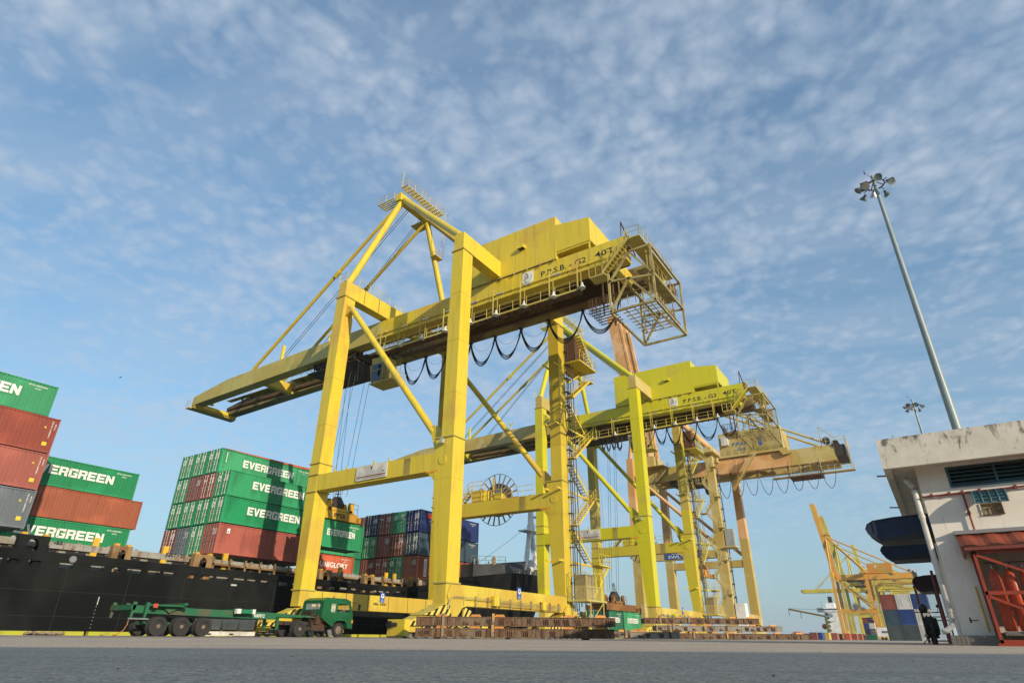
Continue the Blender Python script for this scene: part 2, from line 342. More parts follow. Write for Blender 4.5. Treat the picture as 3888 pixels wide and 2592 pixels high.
for i in range(26):
    a0 = rr.random()*6.28; cx, cy = 17.9+rr.uniform(-.8, .8), 45.7+rr.uniform(-.15, .15); r = rr.uniform(.12, .3)
    m.path([(cx+math.cos(a0+t*.7)*r*1.6, cy+math.sin(a0+t*.7)*r, .05+.12*rr.random()+.05*math.sin(t*2)) for t in range(9)], 0.03, 5)
tag(m.build('rope_heap', flat('old_rope', (0.34, 0.24, 0.17), 0.9)), 'small heap of old brown rope lying by the yellow kerb', 'rope')
# ------------------------------------------------------------------ warehouse behind the photographer (casts the shade on the near asphalt)
H = 8.0; off = Vector((LD.x, LD.y, 0))*(H/-LD.z)
pc = Vector((5.9, 3.3, 0))-off; dr = Vector((0.60, -0.80, 0)).normalized(); bk = Vector((-0.80, -0.60, 0))
P = [pc-dr*150, pc+dr*170, pc+dr*170+bk*30, pc-dr*150+bk*30]
WALLW = paint('warehouse_wall', (0.55, 0.53, 0.47), None, 0.5, 0.05, 0.7, 0.4)
w = thing('warehouse', 'long pale warehouse standing behind the photographer', 'building', tuple(pc))
m = MB(); m.hexa([(p-pc) for p in P], [(p-pc)+Vector((0, 0, H)) for p in P]); m.build('wall', WALLW, w)
m = MB(); q0, q1, q2, q3 = [(p-pc)+Vector((0, 0, H)) for p in P]
mid0, mid1 = (q0+q3)/2+Vector((0, 0, 1.6)), (q1+q2)/2+Vector((0, 0, 1.6))
m.add([q0, q1, mid1, mid0, q2, q3], [(0, 1, 2, 3), (3, 2, 4, 5), (0, 3, 5), (1, 4, 2)]); m.build('roof', flat('roof_sheet', (0.4, 0.4, 0.38)), w)
# ------------------------------------------------------------------ ship-to-shore crane, first type (local origin = outer corner of landside leg)
Lx, Wy = 16.76, 15.0
def leg_mesh(x0, y0, toe=+1):
    """upper box leg, widened foot below the portal beam; toe=+1 widens towards +Y"""
    m = MB(); ya, yb = (y0, y0+1.2); m.box(x0, ya, 13.75, x0+1.36, yb, 30.8)
    if toe > 0: bot, midy = (y0, y0+1.1), (y0, y0+1.72)
    else: bot, midy = (y0, y0+0.95), (y0, y0+1.2)
    q = lambda yy, z: [(x0, yy[0], z), (x0+1.40, yy[0], z), (x0+1.40, yy[1], z), (x0, yy[1], z)]
    m.hexa(q(midy, 10.6), q(midy, 13.74)); m.hexa(q(bot, 3.44), q(midy, 10.59)); return m
def collar(m, x0, y0, x1, y1, z): m.box(x0-.1, y0-.1, z-.05, x1+.1, y1+.1, z+.05)
def bell_lamp(par, p):
    m = MB(); m.lathe(p, (0, 0, -1), [(-.1, .06), (.10, .10), (.2, .13), (.42, .29), (.46, .30)], 14); m.build('floodlight', LAMPM, par, True)
def festoon(par, x, z, ys, depth, r=0.055, strands=3):
    m = MB(); t = MB()
    for a, b in zip(ys, ys[1:]):
        sp = abs(b-a); dp = min(depth, depth*sp/3.2+0.9)
        for s in range(strands):
            pts = [(x+(s-1)*.07, a+(b-a)*u, z-.25-(dp-.22*s)*(1-(2*u-1)**2)**0.8) for u in [i/14 for i in range(15)]]
            m.path(pts, r, 6)
        t.path([(x+.15, a+(b-a)*i/8, z-.2-dp*0.42*(1-(2*i/8-1)**2)) for i in range(9)], 0.014, 4)
    m.build('festoon_cable', CABLE, par); t.build('tow_wire', ROPE, par)
    c = MB()
    for y in ys: c.box(x-.2, y-.12, z-.32, x+.2, y+.12, z+.02)
    build_each(c, 'cable_trolley', SOOT, par)
def bogie(par, cx, cy, sc=1.0):
    """travel gear under a leg: hooded guards, equaliser beam, wheels, striped end plates"""
    g = MB(); g.prism([(cx-3.0, 1.35), (cx-1.9, 1.62), (cx-.9, 2.02), (cx-.15, 2.04), (cx+.35, 1.35)], 'y', cy-.62, cy-.5)
    g.prism([(cx-3.0, 1.35), (cx-1.9, 1.62), (cx-.9, 2.02), (cx-.15, 2.04), (cx+.35, 1.35)], 'y', cy+.5, cy+.62)
    g.prism([(cx+1.2, 1.3), (cx+1.3, 1.95), (cx+2.1, 1.72), (cx+2.35, 1.3)], 'y', cy-.62, cy-.5)
    g.build('striped_guard', STRIPE, par)
    h = MB(); h.prism([(cx-3.0, 1.36), (cx-1.9, 1.64), (cx-.9, 2.05), (cx-.15, 2.07), (cx-.2, 1.95), (cx-.95, 1.9), (cx-2.9, 1.3)], 'y', cy-.49, cy+.49)
    h.prism([(cx-4.2, .35), (cx-3.0, .35), (cx-2.6, 1.1), (cx+3.4, 1.1), (cx+3.8, .35), (cx+4.4, .35), (cx+4.4, .9), (cx+3.2, 1.3), (cx-3.0, 1.3), (cx-4.2, .9)], 'y', cy-.45, cy+.45)
    h.build('equaliser_beam', par['mrust'] if False else YEL_RUST, par)
    e = MB(); e.box(cx-4.7, cy-.7, .12, cx-4.2, cy+.7, 1.05); e.build('end_plate', YEL, par); e = MB(); e.box(cx-4.2, cy-.66, .72, cx+3.6, cy-.6, .98); e.build('striped_band', STRIPE, par)
    b = MB(); b.tube((cx-5.2, cy, .75), (cx-4.7, cy, .75), .12, n=12); b.tube((cx-5.35, cy, .75), (cx-5.2, cy, .75), .2, n=12); b.build('buffer', BLACK, par)
    wm = MB()
    for i in range(8):
        x = cx-3.7+i*1.0; wm.tube((x, cy-.14, .36), (x, cy+.14, .36), .345, n=18)
    build_each(wm, 'rail_wheel', STEEL, par)
def stair_tower(par, x, y, mat, top=27.5, first=3.2):
    """zig-zag stairs beside the leg, running along x"""
    zs = []; z = 6.55
    while z < top: zs.append(z); z += 3.25
    m = MB(); a, b = x+1.9, x+6.0
    m.stair((x+4.2, y-.75, first), (x+8.3, y-.75, 6.5), .7, (0, 1, 0))
    m.rail([(x+5.9, y-.9, 6.55), (x+8.7, y-.9, 6.55), (x+8.7, y+.5, 6.55)], 1.0, 1.2, .022); m.box(x+5.8, y-.9, 6.45, x+8.7, y+.5, 6.53)
    fl = False
    for z in zs:
        if z+3.25 > top: break
        if fl: m.stair((a, y-.85, z), (b, y-.85, z+3.15), .65, (0, 1, 0)); pl = (b-.1, b+.9)
        else: m.stair((b, y-.05, z), (a, y-.05, z+3.15), .65, (0, 1, 0)); pl = (a-.6, a+.2)
        m.box(pl[0], y-.9, z+3.1, pl[1], y+.65, z+3.16)
        m.rail([(pl[0] if fl is False else pl[1], y-.9, z+3.16), (pl[0] if fl is False else pl[1], y+.6, z+3.16)], .95, .8, .022)
        fl = not fl
    m.build('stairway', mat, par)
    k = MB(); z = 6.4
    while z < top:
        k.box(x-.85, y-.14, z-.09, x+6.6, y-.04, z+.09); k.box(x-.85, y+1.2, z-.09, x+5.2, y+1.3, z+.09); k.beam((x+1.4, y-.09, z-1.3), (x+4.4, y-.09, z-.08), .08)
        z += 6.5
    k.build('stair_bracket', mat, par)
def lift(par, x, y, mat, z0=3.1, top=29):
    m = MB()
    for dx in (0, .35, .8): m.tube((x+dx, y, 2.2), (x+dx, y, top), .045, n=6)
    z = 3
    while z < top: m.box(x-.1, y-.04, z, x+.85, y+.3, z+.035); z += 1.55
    m.path([(x+1.15, y-.1, 2.6), (x+1.15, y-.12, top)], .05, 5)
    m.build('lift_guide', SOOT, par)
    c = MB(); c.box(x-.1, y-1.2, z0+.03, x+1.5, y-.1, z0+2.15); c.build('lift_cabin', paint('weathered_cabin', (0.30, 0.24, 0.12), None, .5, .45, .6, .6, 3), par)
    s = MB(); X0, X1, Y0, Y1 = x-.9, x+2.6, y-1.7, y+.1
    for px, py in ((X0, Y0), (X1, Y0), (X0, Y1), (X1, Y1), (x+.9, Y0)): s.beam((px, py, z0), (px, py, z0+2.25), .07)
    for zz in (z0+1.1, z0+2.25):
        for a, b in (((X0, Y0), (X1, Y0)), ((X0, Y0), (X0, Y1)), ((X1, Y0), (X1, Y1))): s.beam((*a, zz), (*b, zz), .05)
    for i in range(1, 14): s.tube((X0, Y0+(Y1-Y0)*i/14, z0), (X0, Y0+(Y1-Y0)*i/14, z0+1.1), .012, n=4, caps=False)
    for i in range(1, 22): s.tube((X0+(X1-X0)*i/22, Y0, z0), (X0+(X1-X0)*i/22, Y0, z0+1.1), .012, n=4, caps=False)
    s.box(X0-.1, Y0-.1, z0-.14, X1+.3, Y1, z0)
    for px in (x-.3, x+2.3): s.beam((px, Y0, 1.2), (px, Y0, z0-.14), .08); s.beam((px, Y1, 1.2), (px, Y1, z0-.14), .08)
    s.beam((x-.3, Y0, 1.3), (x+2.3, Y0, z0-.2), .06); s.beam((x+2.3, Y0, 1.3), (x+4.0, Y0, .3), .06); s.box(x-.35, Y0, 1.15, x+2.4, Y1, 1.22)
    s.build('lift_landing', mat, par)
COILM = paint('coiled_cable', (.045, .028, .022), (.09, .05, .04), .5, .1, .7, .5, 3)
def cable_reel(par, x, yc, zc, R, mat):
    m = MB(); n = 40
    pts = [(x, yc+R*math.cos(2*math.pi*i/n), zc+R*math.sin(2*math.pi*i/n)) for i in range(n+1)]; m.path(pts, .035, 5)
    for i in range(22):
        t = 2*math.pi*i/22; d = Vector((0, math.cos(t), math.sin(t)))
        m.beam(Vector((x, yc, zc))+d*.45, Vector((x, yc, zc))+d*R*(.985), .15, .06, up=RX)
    m.build('reel_spokes', flat('galvanised_reel', (0.30, 0.29, 0.28), .5, .3), par)
    d = MB(); d.tube((x+.04, yc, zc), (x+.5, yc, zc), R*.64, n=40); d.build('cable_coil', COILM, par)
    h = MB(); h.tube((x-.2, yc, zc), (x+.9, yc, zc), .34, n=16); h.build('reel_hub', paint('reel_hub_paint', (0.42, 0.20, 0.13), None, .5, .3), par)
def signboard(par, x, ya, yb, za, zb):
    m = MB(); m.box(x-.08, yb, za, x-.03, ya, zb); s = m.build('signboard', DIRTYW, par)
    w = ya-yb
    letters('GEC ALSTHOM', (x-.086, ya-.25, za+.42), RY, UZ, w-.5, .24, GREYTXT, s, .005)
    m = MB(); m.box(x-.09, yb+.15, za+.25, x-.084, ya-.15, za+.33); m.box(x-.09, yb+.15, za+.14, x-.084, ya-.15, za+.18); 
    yc = (ya+yb)/2; m.add([(x-.088, yc+.14, zb-.1), (x-.088, yc-.14, zb-.1), (x-.088, yc, zb-.44)], [(0, 1, 2)]); m.build('emblem', REDB, s)
def blue_sign(par, x0, y, z0, w=.55, h=.85):
    m = MB(); m.box(x0, y-.05, z0, x0+w, y-.02, z0+h); s = m.build('safety_sign', BLUE_S, par)
    d = MB(); d.tube((x0+w/2, y-.062, z0+h*.66), (x0+w/2, y-.055, z0+h*.66), w*.36, n=20); d.build('pictogram', WHITE, s)
    d = MB(); d.tube((x0+w/2, y-.07, z0+h*.70), (x0+w/2, y-.064, z0+h*.70), w*.17, n=16); d.build('pictogram', BLUE_S, s)
    for i, t in enumerate(('USE', 'SAFETY', 'HELMET')): letters(t, (x0+w*(.34 if i == 0 else .16), y-.058, z0+h*(.25-.11*i)), RX, UZ, w*(.32 if i == 0 else .68), h*.075, WHITE, s, .01)
CABM = paint('grimy_cab_paint', (0.26, 0.21, 0.055), (0.16, 0.11, 0.035), .5, .2, .5, .6, 2)
def trolley(par, y0, mat, x_c=9.05):
    m = MB()
    for x in (6.5, 11.4): m.box(x, y0-3.2, 27.75, x+.35, y0+3.6, 28.35)
    for y in (-3.2, -1.2, 1.2, 3.3): m.box(6.5, y0+y, 27.8, 11.7, y0+y+.3, 28.3)
    for x in (7.4, 8.6, 9.9): m.box(x, y0-2.6, 28.3, x+.7, y0-1.2, 29.1); m.tube((x, y0+2, 28.6), (x+.6, y0+2, 28.6), .4, n=14)
    m.box(6.4, y0-3.4, 27.35, 11.8, y0+4.6, 27.45)
    for i in range(7): m.beam((6.4, y0-3.2+i*1.1, 27.4), (6.4, y0-2.9+i*1.1, 28.8), .08)
    m.rail([(6.3, y0-3.4, 27.45), (6.3, y0+4.6, 27.45), (11.8, y0+4.6, 27.45)], 1.0, 1.3, .02)
    for y in (-2.9, 2.9):
        for x in (6.9, 11.0): m.tube((x, y0+y, 28.5), (x+.3, y0+y, 28.5), .3, n=14)
    m.build('trolley_frame', SOOT, par)
    c = MB(); X0, X1, Y0, Y1, Z0, Z1 = 7.2, 9.1, y0-7.1, y0-4.9, 24.3, 26.5
    c.hexa([(X0, Y0, Z0), (X1, Y0, Z0), (X1, Y1-.5, Z0), (X0, Y1-.5, Z0)], [(X0, Y0, Z1), (X1, Y0, Z1), (X1, Y1, Z1), (X0, Y1, Z1)])
    cb = c.build('operator_cab', CABM, par)
    w = MB(); w.hexa([(X0-.02, Y1-1.75, Z0+.25), (X0-.01, Y1-1.75, Z0+.25), (X0-.01, Y1-.6, Z0+.25), (X0-.02, Y1-.6, Z0+.25)], [(X0-.02, Y1-1.75, Z0+1.35), (X0-.01, Y1-1.75, Z0+1.35), (X0-.01, Y1-.45, Z0+1.35), (X0-.02, Y1-.45, Z0+1.35)])
    w.hexa([(X0+.15, Y1-.44, Z0+.3), (X1-.15, Y1-.44, Z0+.3), (X1-.15, Y1-.40, Z0+.3), (X0+.15, Y1-.40, Z0+.3)], [(X0+.15, Y1-.14, Z0+1.9), (X1-.15, Y1-.14, Z0+1.9), (X1-.15, Y1-.10, Z0+1.9), (X0+.15, Y1-.10, Z0+1.9)])
    w.box(X0-.02, Y0+.35, Z0+.7, X0-.01, Y0+.8, Z0+2.0); w.box(X0-.02, Y1-1.75, Z0+1.6, X0-.01, Y1-.5, Z0+2.1); w.build('window', GLASS, cb)
    p = MB(); p.box(X0-.15, Y0-1.5, Z0-.12, X1+.1, Y1-.4, Z0-.03); p.rail([(X0-.1, Y0, Z0), (X0-.1, Y0-1.5, Z0), (X1, Y0-1.5, Z0)], 1.0, .8, .02)
    for i in range(9): t = math.pi*i/8; p.tube((X1-.6+.35*math.cos(t), Y0-.7-.35*math.sin(t), Z0), (X1-.6+.35*math.cos(t), Y0-.7-.35*math.sin(t), 27.4), .015, n=4)
    for z in (25.2, 25.9, 26.6): p.path([(X1-.6+.35*math.cos(math.pi*i/8), Y0-.7-.35*math.sin(math.pi*i/8), z) for i in range(9)], .015, 4)
    p.box(X0+.1, Y0+.1, Z1, X1-.1, Y1-.2, 27.3)
    p.build('cab_landing', mat, cb)
    k = MB()
    for i, yy in enumerate((y0-4.2, y0-3.6, y0-3.0)): k.path([(X0-.3+.25*i, yy+.8*(u/10), 27.3-(2.6-.5*i)*(1-(2*u/10-1)**4)) for u in range(11)], .05, 6)
    k.build('hose_loop', CABLE, par)
def crane_a(name, label, ox, M1, M2, MR, code, ty, rope_z):
    R = thing(name, label, 'crane', (33.83+ox, 27.7, 0), 0, 'quayside gantry cranes'); R['mrust'] = 0
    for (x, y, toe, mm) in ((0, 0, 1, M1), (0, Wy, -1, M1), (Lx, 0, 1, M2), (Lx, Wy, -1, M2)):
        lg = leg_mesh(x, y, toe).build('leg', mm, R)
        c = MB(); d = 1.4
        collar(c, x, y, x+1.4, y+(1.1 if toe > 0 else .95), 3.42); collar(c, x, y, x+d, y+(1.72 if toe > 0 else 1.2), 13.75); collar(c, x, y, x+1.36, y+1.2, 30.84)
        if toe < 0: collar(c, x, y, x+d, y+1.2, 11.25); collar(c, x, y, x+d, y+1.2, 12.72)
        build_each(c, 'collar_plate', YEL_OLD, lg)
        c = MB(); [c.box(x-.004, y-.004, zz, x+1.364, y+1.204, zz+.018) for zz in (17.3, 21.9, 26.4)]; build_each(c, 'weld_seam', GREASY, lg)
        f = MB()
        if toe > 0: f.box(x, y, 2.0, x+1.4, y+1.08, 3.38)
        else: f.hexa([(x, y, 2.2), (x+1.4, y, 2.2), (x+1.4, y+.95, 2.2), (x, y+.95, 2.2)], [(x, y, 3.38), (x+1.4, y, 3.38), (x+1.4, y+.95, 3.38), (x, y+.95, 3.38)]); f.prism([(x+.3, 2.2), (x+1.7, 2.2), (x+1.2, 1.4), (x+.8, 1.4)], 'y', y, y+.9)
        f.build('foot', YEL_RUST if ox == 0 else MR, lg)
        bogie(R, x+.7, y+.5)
    for x, mm in ((0, M1), (Lx, M2)):
        m = MB(); m.box(x+.02, 1.72, 11.29, x+1.25, Wy, 12.68); m.prism([(1.72, 11.29), (2.5, 11.29), (1.72, 10.55)], 'x', x+.03, x+1.2); pb = m.build('portal_beam', mm, R)
        m = MB()
        for i in range(15): m.box(x-.012, 4.18, 11.36+i*.088, x+.018, 4.85, 11.40+i*.088)
        m.build('grille', TRUSS, pb)
        m = MB(); m.box(x-.008, 1.35, 11.16, x+.015, 2.5, 11.30); m.build('orange_patch', paint('orange_touch_up', (0.75, 0.33, 0.02)), pb)
        m = MB(); m.tube((x-.05, .95, 12.0), (x+.01, .95, 12.0), .36, n=24); m.build('boss_plate', mm, pb)
        m = MB()
        for yy in (6.6, 8.3, 11.5, 13.0): m.box(x+.05, yy-.08, 12.68, x+.12, yy+.08, 12.95)
        build_each(m, 'lifting_lug', mm, pb)
        # diagonal pipe brace
        m = MB(); m.tube((x+.62, 14.6, 29.6), (x+.62, 2.5, 14.5), .29, n=20); m.prism([(2.9, 15.1), (2.2, 15.0), (1.2, 13.9), (1.2, 12.68), (2.0, 12.68)], 'x', x+.4, x+.84); m.prism([(14.2, 29.0), (14.9, 29.9), (15.05, 30.6), (15.05, 28.6)], 'x', x+.35, x+.9); m.build('diagonal_brace', M1, R, True)
    signboard(R, 0, 10.1, 6.6, 11.45, 12.6)
    # sill beams
    m = MB(); m.box(1.42, .02, 2.02, Lx-.02, .95, 3.36)
    m.prism([(.4, 3.3), (1.42, 3.3), (2.3, 2.02), (1.75, 1.9), (1.35, 1.45), (.95, 1.2), (.6, 1.3), (.35, 2.1), (.1, 2.6)], 'y', -.14, .0)
    m.prism([(Lx+.9, 3.2), (Lx-.6, 2.1), (Lx-.1, 1.8), (Lx+.3, 1.25), (Lx+.75, 1.25), (Lx+1.1, 2.0), (Lx+1.4, 2.6)], 'y', -.14, .0)
    sb = m.build('sill_beam', YEL_RUST if ox == 0 else MR, R)
    m = MB()
    for i in range(5): m.tube((.75+(5.0 if i > 1 else 0), -.2, 2.58-.09*i+(.0)), (Lx-1.2, -.2, 2.50-.09*i), .028, n=6)
    m.path([(.1, -.18, 1.75), (.2, -.2, 2.15), (.45, -.2, 2.45), (.8, -.2, 2.56)], .06, 6)
    for i in range(10): m.box(1.8+i*1.5, -.17, 2.05, 1.88+i*1.5, .0, 2.7)
    m.build('conduit', STEEL if ox else TRUSS, sb)
    m = MB(); m.box(5.3, -.34, 2.15, 5.95, -.02, 2.8); m.box(12.3, -.34, 2.12, 12.85, -.02, 2.72); build_each(m, 'junction_box', YEL if ox == 0 else M1, sb)
    m = MB(); m.box(1.42, Wy+.02, 2.1, Lx-.02, Wy+.92, 3.4); sb2 = m.build('sill_beam', YEL_RUST if ox == 0 else MR, R)
    m = MB()
    for i in range(6): m.box(2.3+i*2.6, Wy-.006, 2.1, 2.33+i*2.6, Wy+.02, 3.4)
    build_each(m, 'weld_seam', RUST, sb2)
    blue_sign(sb, 8.85, .0, 2.78); blue_sign(sb2, 8.95, Wy, 2.85)
    letters('PMA  64501' if ox == 0 else 'PMA  64502', (8.2, Wy-.02, 2.6), RX, UZ, 1.6, .22, RUST, sb2, .02)
    # upper cross beams
    m = MB(); m.box(0, .02, 30.9, Lx+1.36, 1.08, 32.64); m.build('upper_beam', M1 if ox == 0 else BEIGE, R)
    m = MB(); m.box(0, Wy+.02, 30.9, Lx+1.36, Wy+1.08, 32.6); ub = m.build('upper_beam', YEL if ox == 0 else BEIGE, R)
    m = MB()
    for x in (2.5, 4.6, 9.3): m.box(x, Wy-.004, 30.9, x+.05, Wy+.03, 32.6)
    build_each(m, 'weld_seam', RUST, ub)
    m = MB(); m.rail([(-.1, Wy+1.1, 32.6), (-.1, Wy-.05, 32.6)], .9, 1, .02); m.rail([(1.6, Wy-.02, 32.6), (6.0, Wy-.02, 32.6)], .9, 1.4, .02); m.rail([(7.2, Wy+.6, 32.6), (10.8, Wy+.6, 32.6)], .9, 1.4, .02); m.rail([(0, Wy+1.1, 32.6), (17.5, Wy+1.1, 32.6)], .9, 1.6, .02); m.build('handrail', M1, ub)
    # A-frame
    for xb, xt in ((.62, 6.4), (17.5, 11.0)):
        m = MB(); m.tube((xb, 15.55, 32.6), (xt, 15.2, 47.2), .36, n=24); m.tube((xb, 15.55, 32.6), (xb, 15.55, 32.9), .46, n=20); m.build('front_pipe', M1, R, True)
        m = MB(); m.tube((xb+.1, .55, 32.5), (xt, 14.8, 47.3), .38, n=24); m.build('back_stay', M1, R, True)
        m = MB(); m.tube((xt-.1, 15.4, 47.0), (xt, 39.0, 30.6), .2, n=14); m.tube((xt-.1, 24.6, 40.5), (xt-.1, 25.4, 39.95), .27, n=10); m.build('fore_stay', M2, R, True)
    m = MB(); m.box(5.7, 14.75, 47.0, 11.7, 15.6, 48.0); ap = m.build('apex_beam', M1, R)
    m = MB(); [m.box(5.6, 13.75+.3*i, 48.55, 12.4, 13.85+.3*i, 48.65) for i in range(4)]; [m.box(5.6+.55*i, 13.75, 48.56, 5.75+.55*i, 14.7, 48.62) for i in range(13)]; [m.box(5.5+.3*i, 15.7, 47.35, 5.62+.3*i, 18.3, 47.45) for i in range(5)]; m.box(5.5, 18.2, 47.35, 6.8, 18.3, 47.47); m.box(10.4, 15.7, 47.0, 12.0, 17.4, 47.1)
    for x in (6, 7.5, 9, 10.5, 12): m.beam((x, 13.8, 48.5), (x, 14.9, 47.9), .08)
    m.rail([(5.6, 14.65, 48.65), (5.6, 13.75, 48.65), (12.4, 13.75, 48.65), (12.4, 14.65, 48.65)], 1.0, 1.5, .025)
    m.rail([(5.5, 15.7, 47.45), (5.5, 18.3, 47.45), (6.7, 18.3, 47.45)], .95, 1.2, .025); m.tube((5.7, 14.6, 48.6), (5.7, 14.6, 51.2), .03, n=5)
    m.box(12.2, 14.4, 42.6, 13.6, 15.3, 42.7); m.rail([(12.2, 14.4, 42.7), (13.6, 14.4, 42.7), (13.6, 15.3, 42.7)], .9, .9, .02)
    m.build('apex_walkway', M1, ap)
    m = MB()
    for s in (0, .4): m.tube((12.7+s, 14.0, 42.7), (12.7+s, 14.0, 49.6), .02, n=4)
    for i in range(24): m.tube((12.7, 14.0, 42.9+.28*i), (13.1, 14.0, 42.9+.28*i), .014, n=4)
    for i in range(9): m.path([(12.9-.36*math.cos(math.pi*k/6), 14.0-.55*math.sin(math.pi*k/6), 43.8+.65*i) for k in range(7)], .014, 4)
    m.build('caged_ladder', M1, ap)
    m = MB()
    for x in (7.6, 7.9, 9.9, 10.2): m.tube((x, 15.1, 47.2), (x, 36.5 if x < 9 else 33.5, 30.7), .035, n=5)
    m.tube((11.2, 14.9, 47.0), (11.2, 4.0, 35.0), .03, n=5); m.tube((8.0, 14.7, 47.0), (8.0, 4.0, 35.3), .03, n=5)
    build_each(m, 'boom_hoist_rope', ROPE, R)
    # main girders and boom
    for x in (5.87, 10.87):
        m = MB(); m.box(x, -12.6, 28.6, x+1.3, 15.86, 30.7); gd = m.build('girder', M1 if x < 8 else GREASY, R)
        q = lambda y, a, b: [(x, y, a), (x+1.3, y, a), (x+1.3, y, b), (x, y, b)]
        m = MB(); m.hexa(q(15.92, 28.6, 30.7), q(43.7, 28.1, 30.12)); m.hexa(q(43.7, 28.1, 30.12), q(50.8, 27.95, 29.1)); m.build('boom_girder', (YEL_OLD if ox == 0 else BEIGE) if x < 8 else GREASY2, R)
        m = MB(); xr = x+1.3 if x < 8 else x-.22; m.box(xr, -12.4, 28.6, xr+.22, 50.4, 28.95); m.build('trolley_rail', RUST, gd)
        m = MB(); m.tube((x+.2, 15.6, 30.8), (x+1.1, 15.6, 30.8), .35, n=16); m.build('boom_hinge', SOOT, gd)
        if x < 8:
            m = MB(); m.tube((x-.1, 16, 29.05), (x-.1, -11, 29.05), .05, n=6)
            for i in range(14): m.box(x-.14, 14.6-2*i, 28.95, x, 14.66-2*i, 29.25)
            m.build('conduit', M2, gd)
            m = MB()
            for i in range(9): m.box(x-.012, 13-3.2*i, 28.62, x+.01, 13.02-3.2*i, 30.68)
            build_each(m, 'weld_seam', M2, gd)
    m = MB(); m.box(5.9, 50.2, 27.8, 12.2, 50.75, 28.3); m.box(7.1, 36.2, 28.2, 10.9, 37.0, 29.4); m.box(7.1, 25.4, 28.3, 10.9, 26.1, 29.5); m.box(7.1, -11.2, 28.7, 10.9, -10.6, 30.0); m.box(7.1, 3.6, 29.6, 10.9, 4.2, 30.5); m.box(7.1, -5.0, 29.6, 10.9, -4.4, 30.5); m.box(7.1, 13.9, 29.7, 10.9, 14.6, 30.5)
    build_each(m, 'cross_tie', YEL if ox == 0 else M1, R)
    m = MB(); m.box(7.18, -10.5, 30.3, 10.86, 9.0, 30.36); [m.box(7.18, y, 29.7, 10.86, y+.15, 30.3) for y in range(-10, 9, 2)]; m.build('added_shade_deck', GREASY, R)  # deck plate and joists added to keep the space between the girders dark
    m = MB(); m.box(5.6, 50.8, 27.55, 12.4, 51.7, 27.7); m.rail([(5.6, 50.8, 27.7), (5.6, 51.7, 27.7), (12.4, 51.7, 27.7)], .9, 1.3, .022); m.box(5.9, 50.4, 27.6, 12.3, 50.9, 27.9); m.box(8.0, 50.0, 28.6, 8.5, 50.5, 29.2); m.build('boom_tip_platform', YEL_OLD if ox == 0 else BEIGE, R)
    m = MB()
    for y0_, y1_ in ((16.5, 25), (26.2, 36), (37.2, 50)):
        m.box(10.1, y0_, 29.75, 10.86, y1_, 29.8); m.rail([(10.12, y0_, 29.8), (10.12, y1_, 29.8)], 1.0, 1.9, .022)
        k = int((y1_-y0_)/1.6)
        for i in range(k): m.prism([(10.15, 29.75), (10.86, 29.75), (10.86, 29.3)], 'y', y0_+i*1.6+.3, y0_+i*1.6+.36)
    m.build('boom_walkway', TRUSS, R)
    m = MB(); m.beam((6.4, 33.3, 30.4), (6.4, 33.3, 32.6), .35, .2); m.beam((6.4, 24.8, 30.5), (6.4, 24.8, 31.6), .12); m.beam((6.4, 24.8, 31.5), (6.4, 25.3, 32.0), .12); m.beam((6.4, 24.8, 31.5), (6.4, 24.3, 32.0), .12); build_each(m, 'boom_bracket', M1, R)
    # machinery house
    hs = MB(); hs.box(5.77, -6.1, 30.78, 12.4, 5.66, 35.5); hm = hs.build('machinery_house', M1, R)
    m = MB(); q = lambda y, t: [(5.79, y, 31.5), (12.0, y, 31.5), (12.0, y, t), (5.79, y, t)]
    m.hexa(q(-6.1, 34.5), q(-9.55, 34.0)); m.build('house_annex', M1, hm)
    m = MB(); m.box(5.85, -9.5, 31.3, 5.95, -6.1, 31.5); m.beam((5.9, -9.4, 30.7), (5.9, -9.4, 31.4), .12); m.beam((11.9, -9.4, 30.7), (11.9, -9.4, 31.4), .12); m.build('annex_support', M1, hm)
    m = MB()
    for y in (-3.9, -1.7, .9, 3.3): m.box(5.762, y, 30.8, 5.778, y+.03, 35.5)
    for i in range(9): m.box(5.6, -5.9+i*1.42, 30.6, 5.76, -5.8+i*1.42, 30.8)
    m.box(5.74, -6.1, 30.74, 5.80, 5.66, 30.80); m.build('panel_seam', TRUSS if ox == 0 else M2, hm)
    m = MB(); m.hexa([(5.35, -2.85, 33.1), (5.77, -2.85, 33.1), (5.77, -2.15, 33.1), (5.35, -2.15, 33.1)], [(5.35, -2.85, 33.4), (5.77, -2.85, 33.5), (5.77, -2.15, 33.5), (5.35, -2.15, 33.4)]); v = m.build('vent_hood', M1, hm)
    m = MB(); m.box(5.38, -2.8, 33.06, 5.76, -2.2, 33.095); m.build('vent_opening', BLACK, v)
    # name and badge
    letters('P.P.S.B. - G%s' % code, (5.862, -4.45, 29.4), RY, UZ, 4.55, .58, BLACK, R, .012)
    letters('40T', (5.862, -9.85, 29.47), RY, UZ, 1.85, .56, BLACK, R, .012)
    m = MB(); m.box(5.83, -3.6, 29.28, 5.865, -2.45, 30.42); bd = m.build('badge_plate', WHITE, R)
    def badge(dy, dz, mat, r, sc):
        b = MB(); b.path([(5.82, -2.66-dy-(.10*t)*sc if False else -2.68-dy-.13*t, 29.42+dz+.82*t*sc) for t in (0, .5, 1)], r, 4)
        b.path([(5.82, -2.81-dy-(.26*math.sin(u*math.pi/6)+.06*(u/6))*sc, 29.42+dz+.82*sc-.27*sc*(1-math.cos(u*math.pi/6))) for u in range(7)], r, 4); b.build('emblem', mat, bd)
    badge(0, .1, flat('emblem_brown', (0.16, 0.08, 0.05)), .03, .95); badge(.14, .1, flat('emblem_brown', (0.16, 0.08, 0.05)), .026, .6)
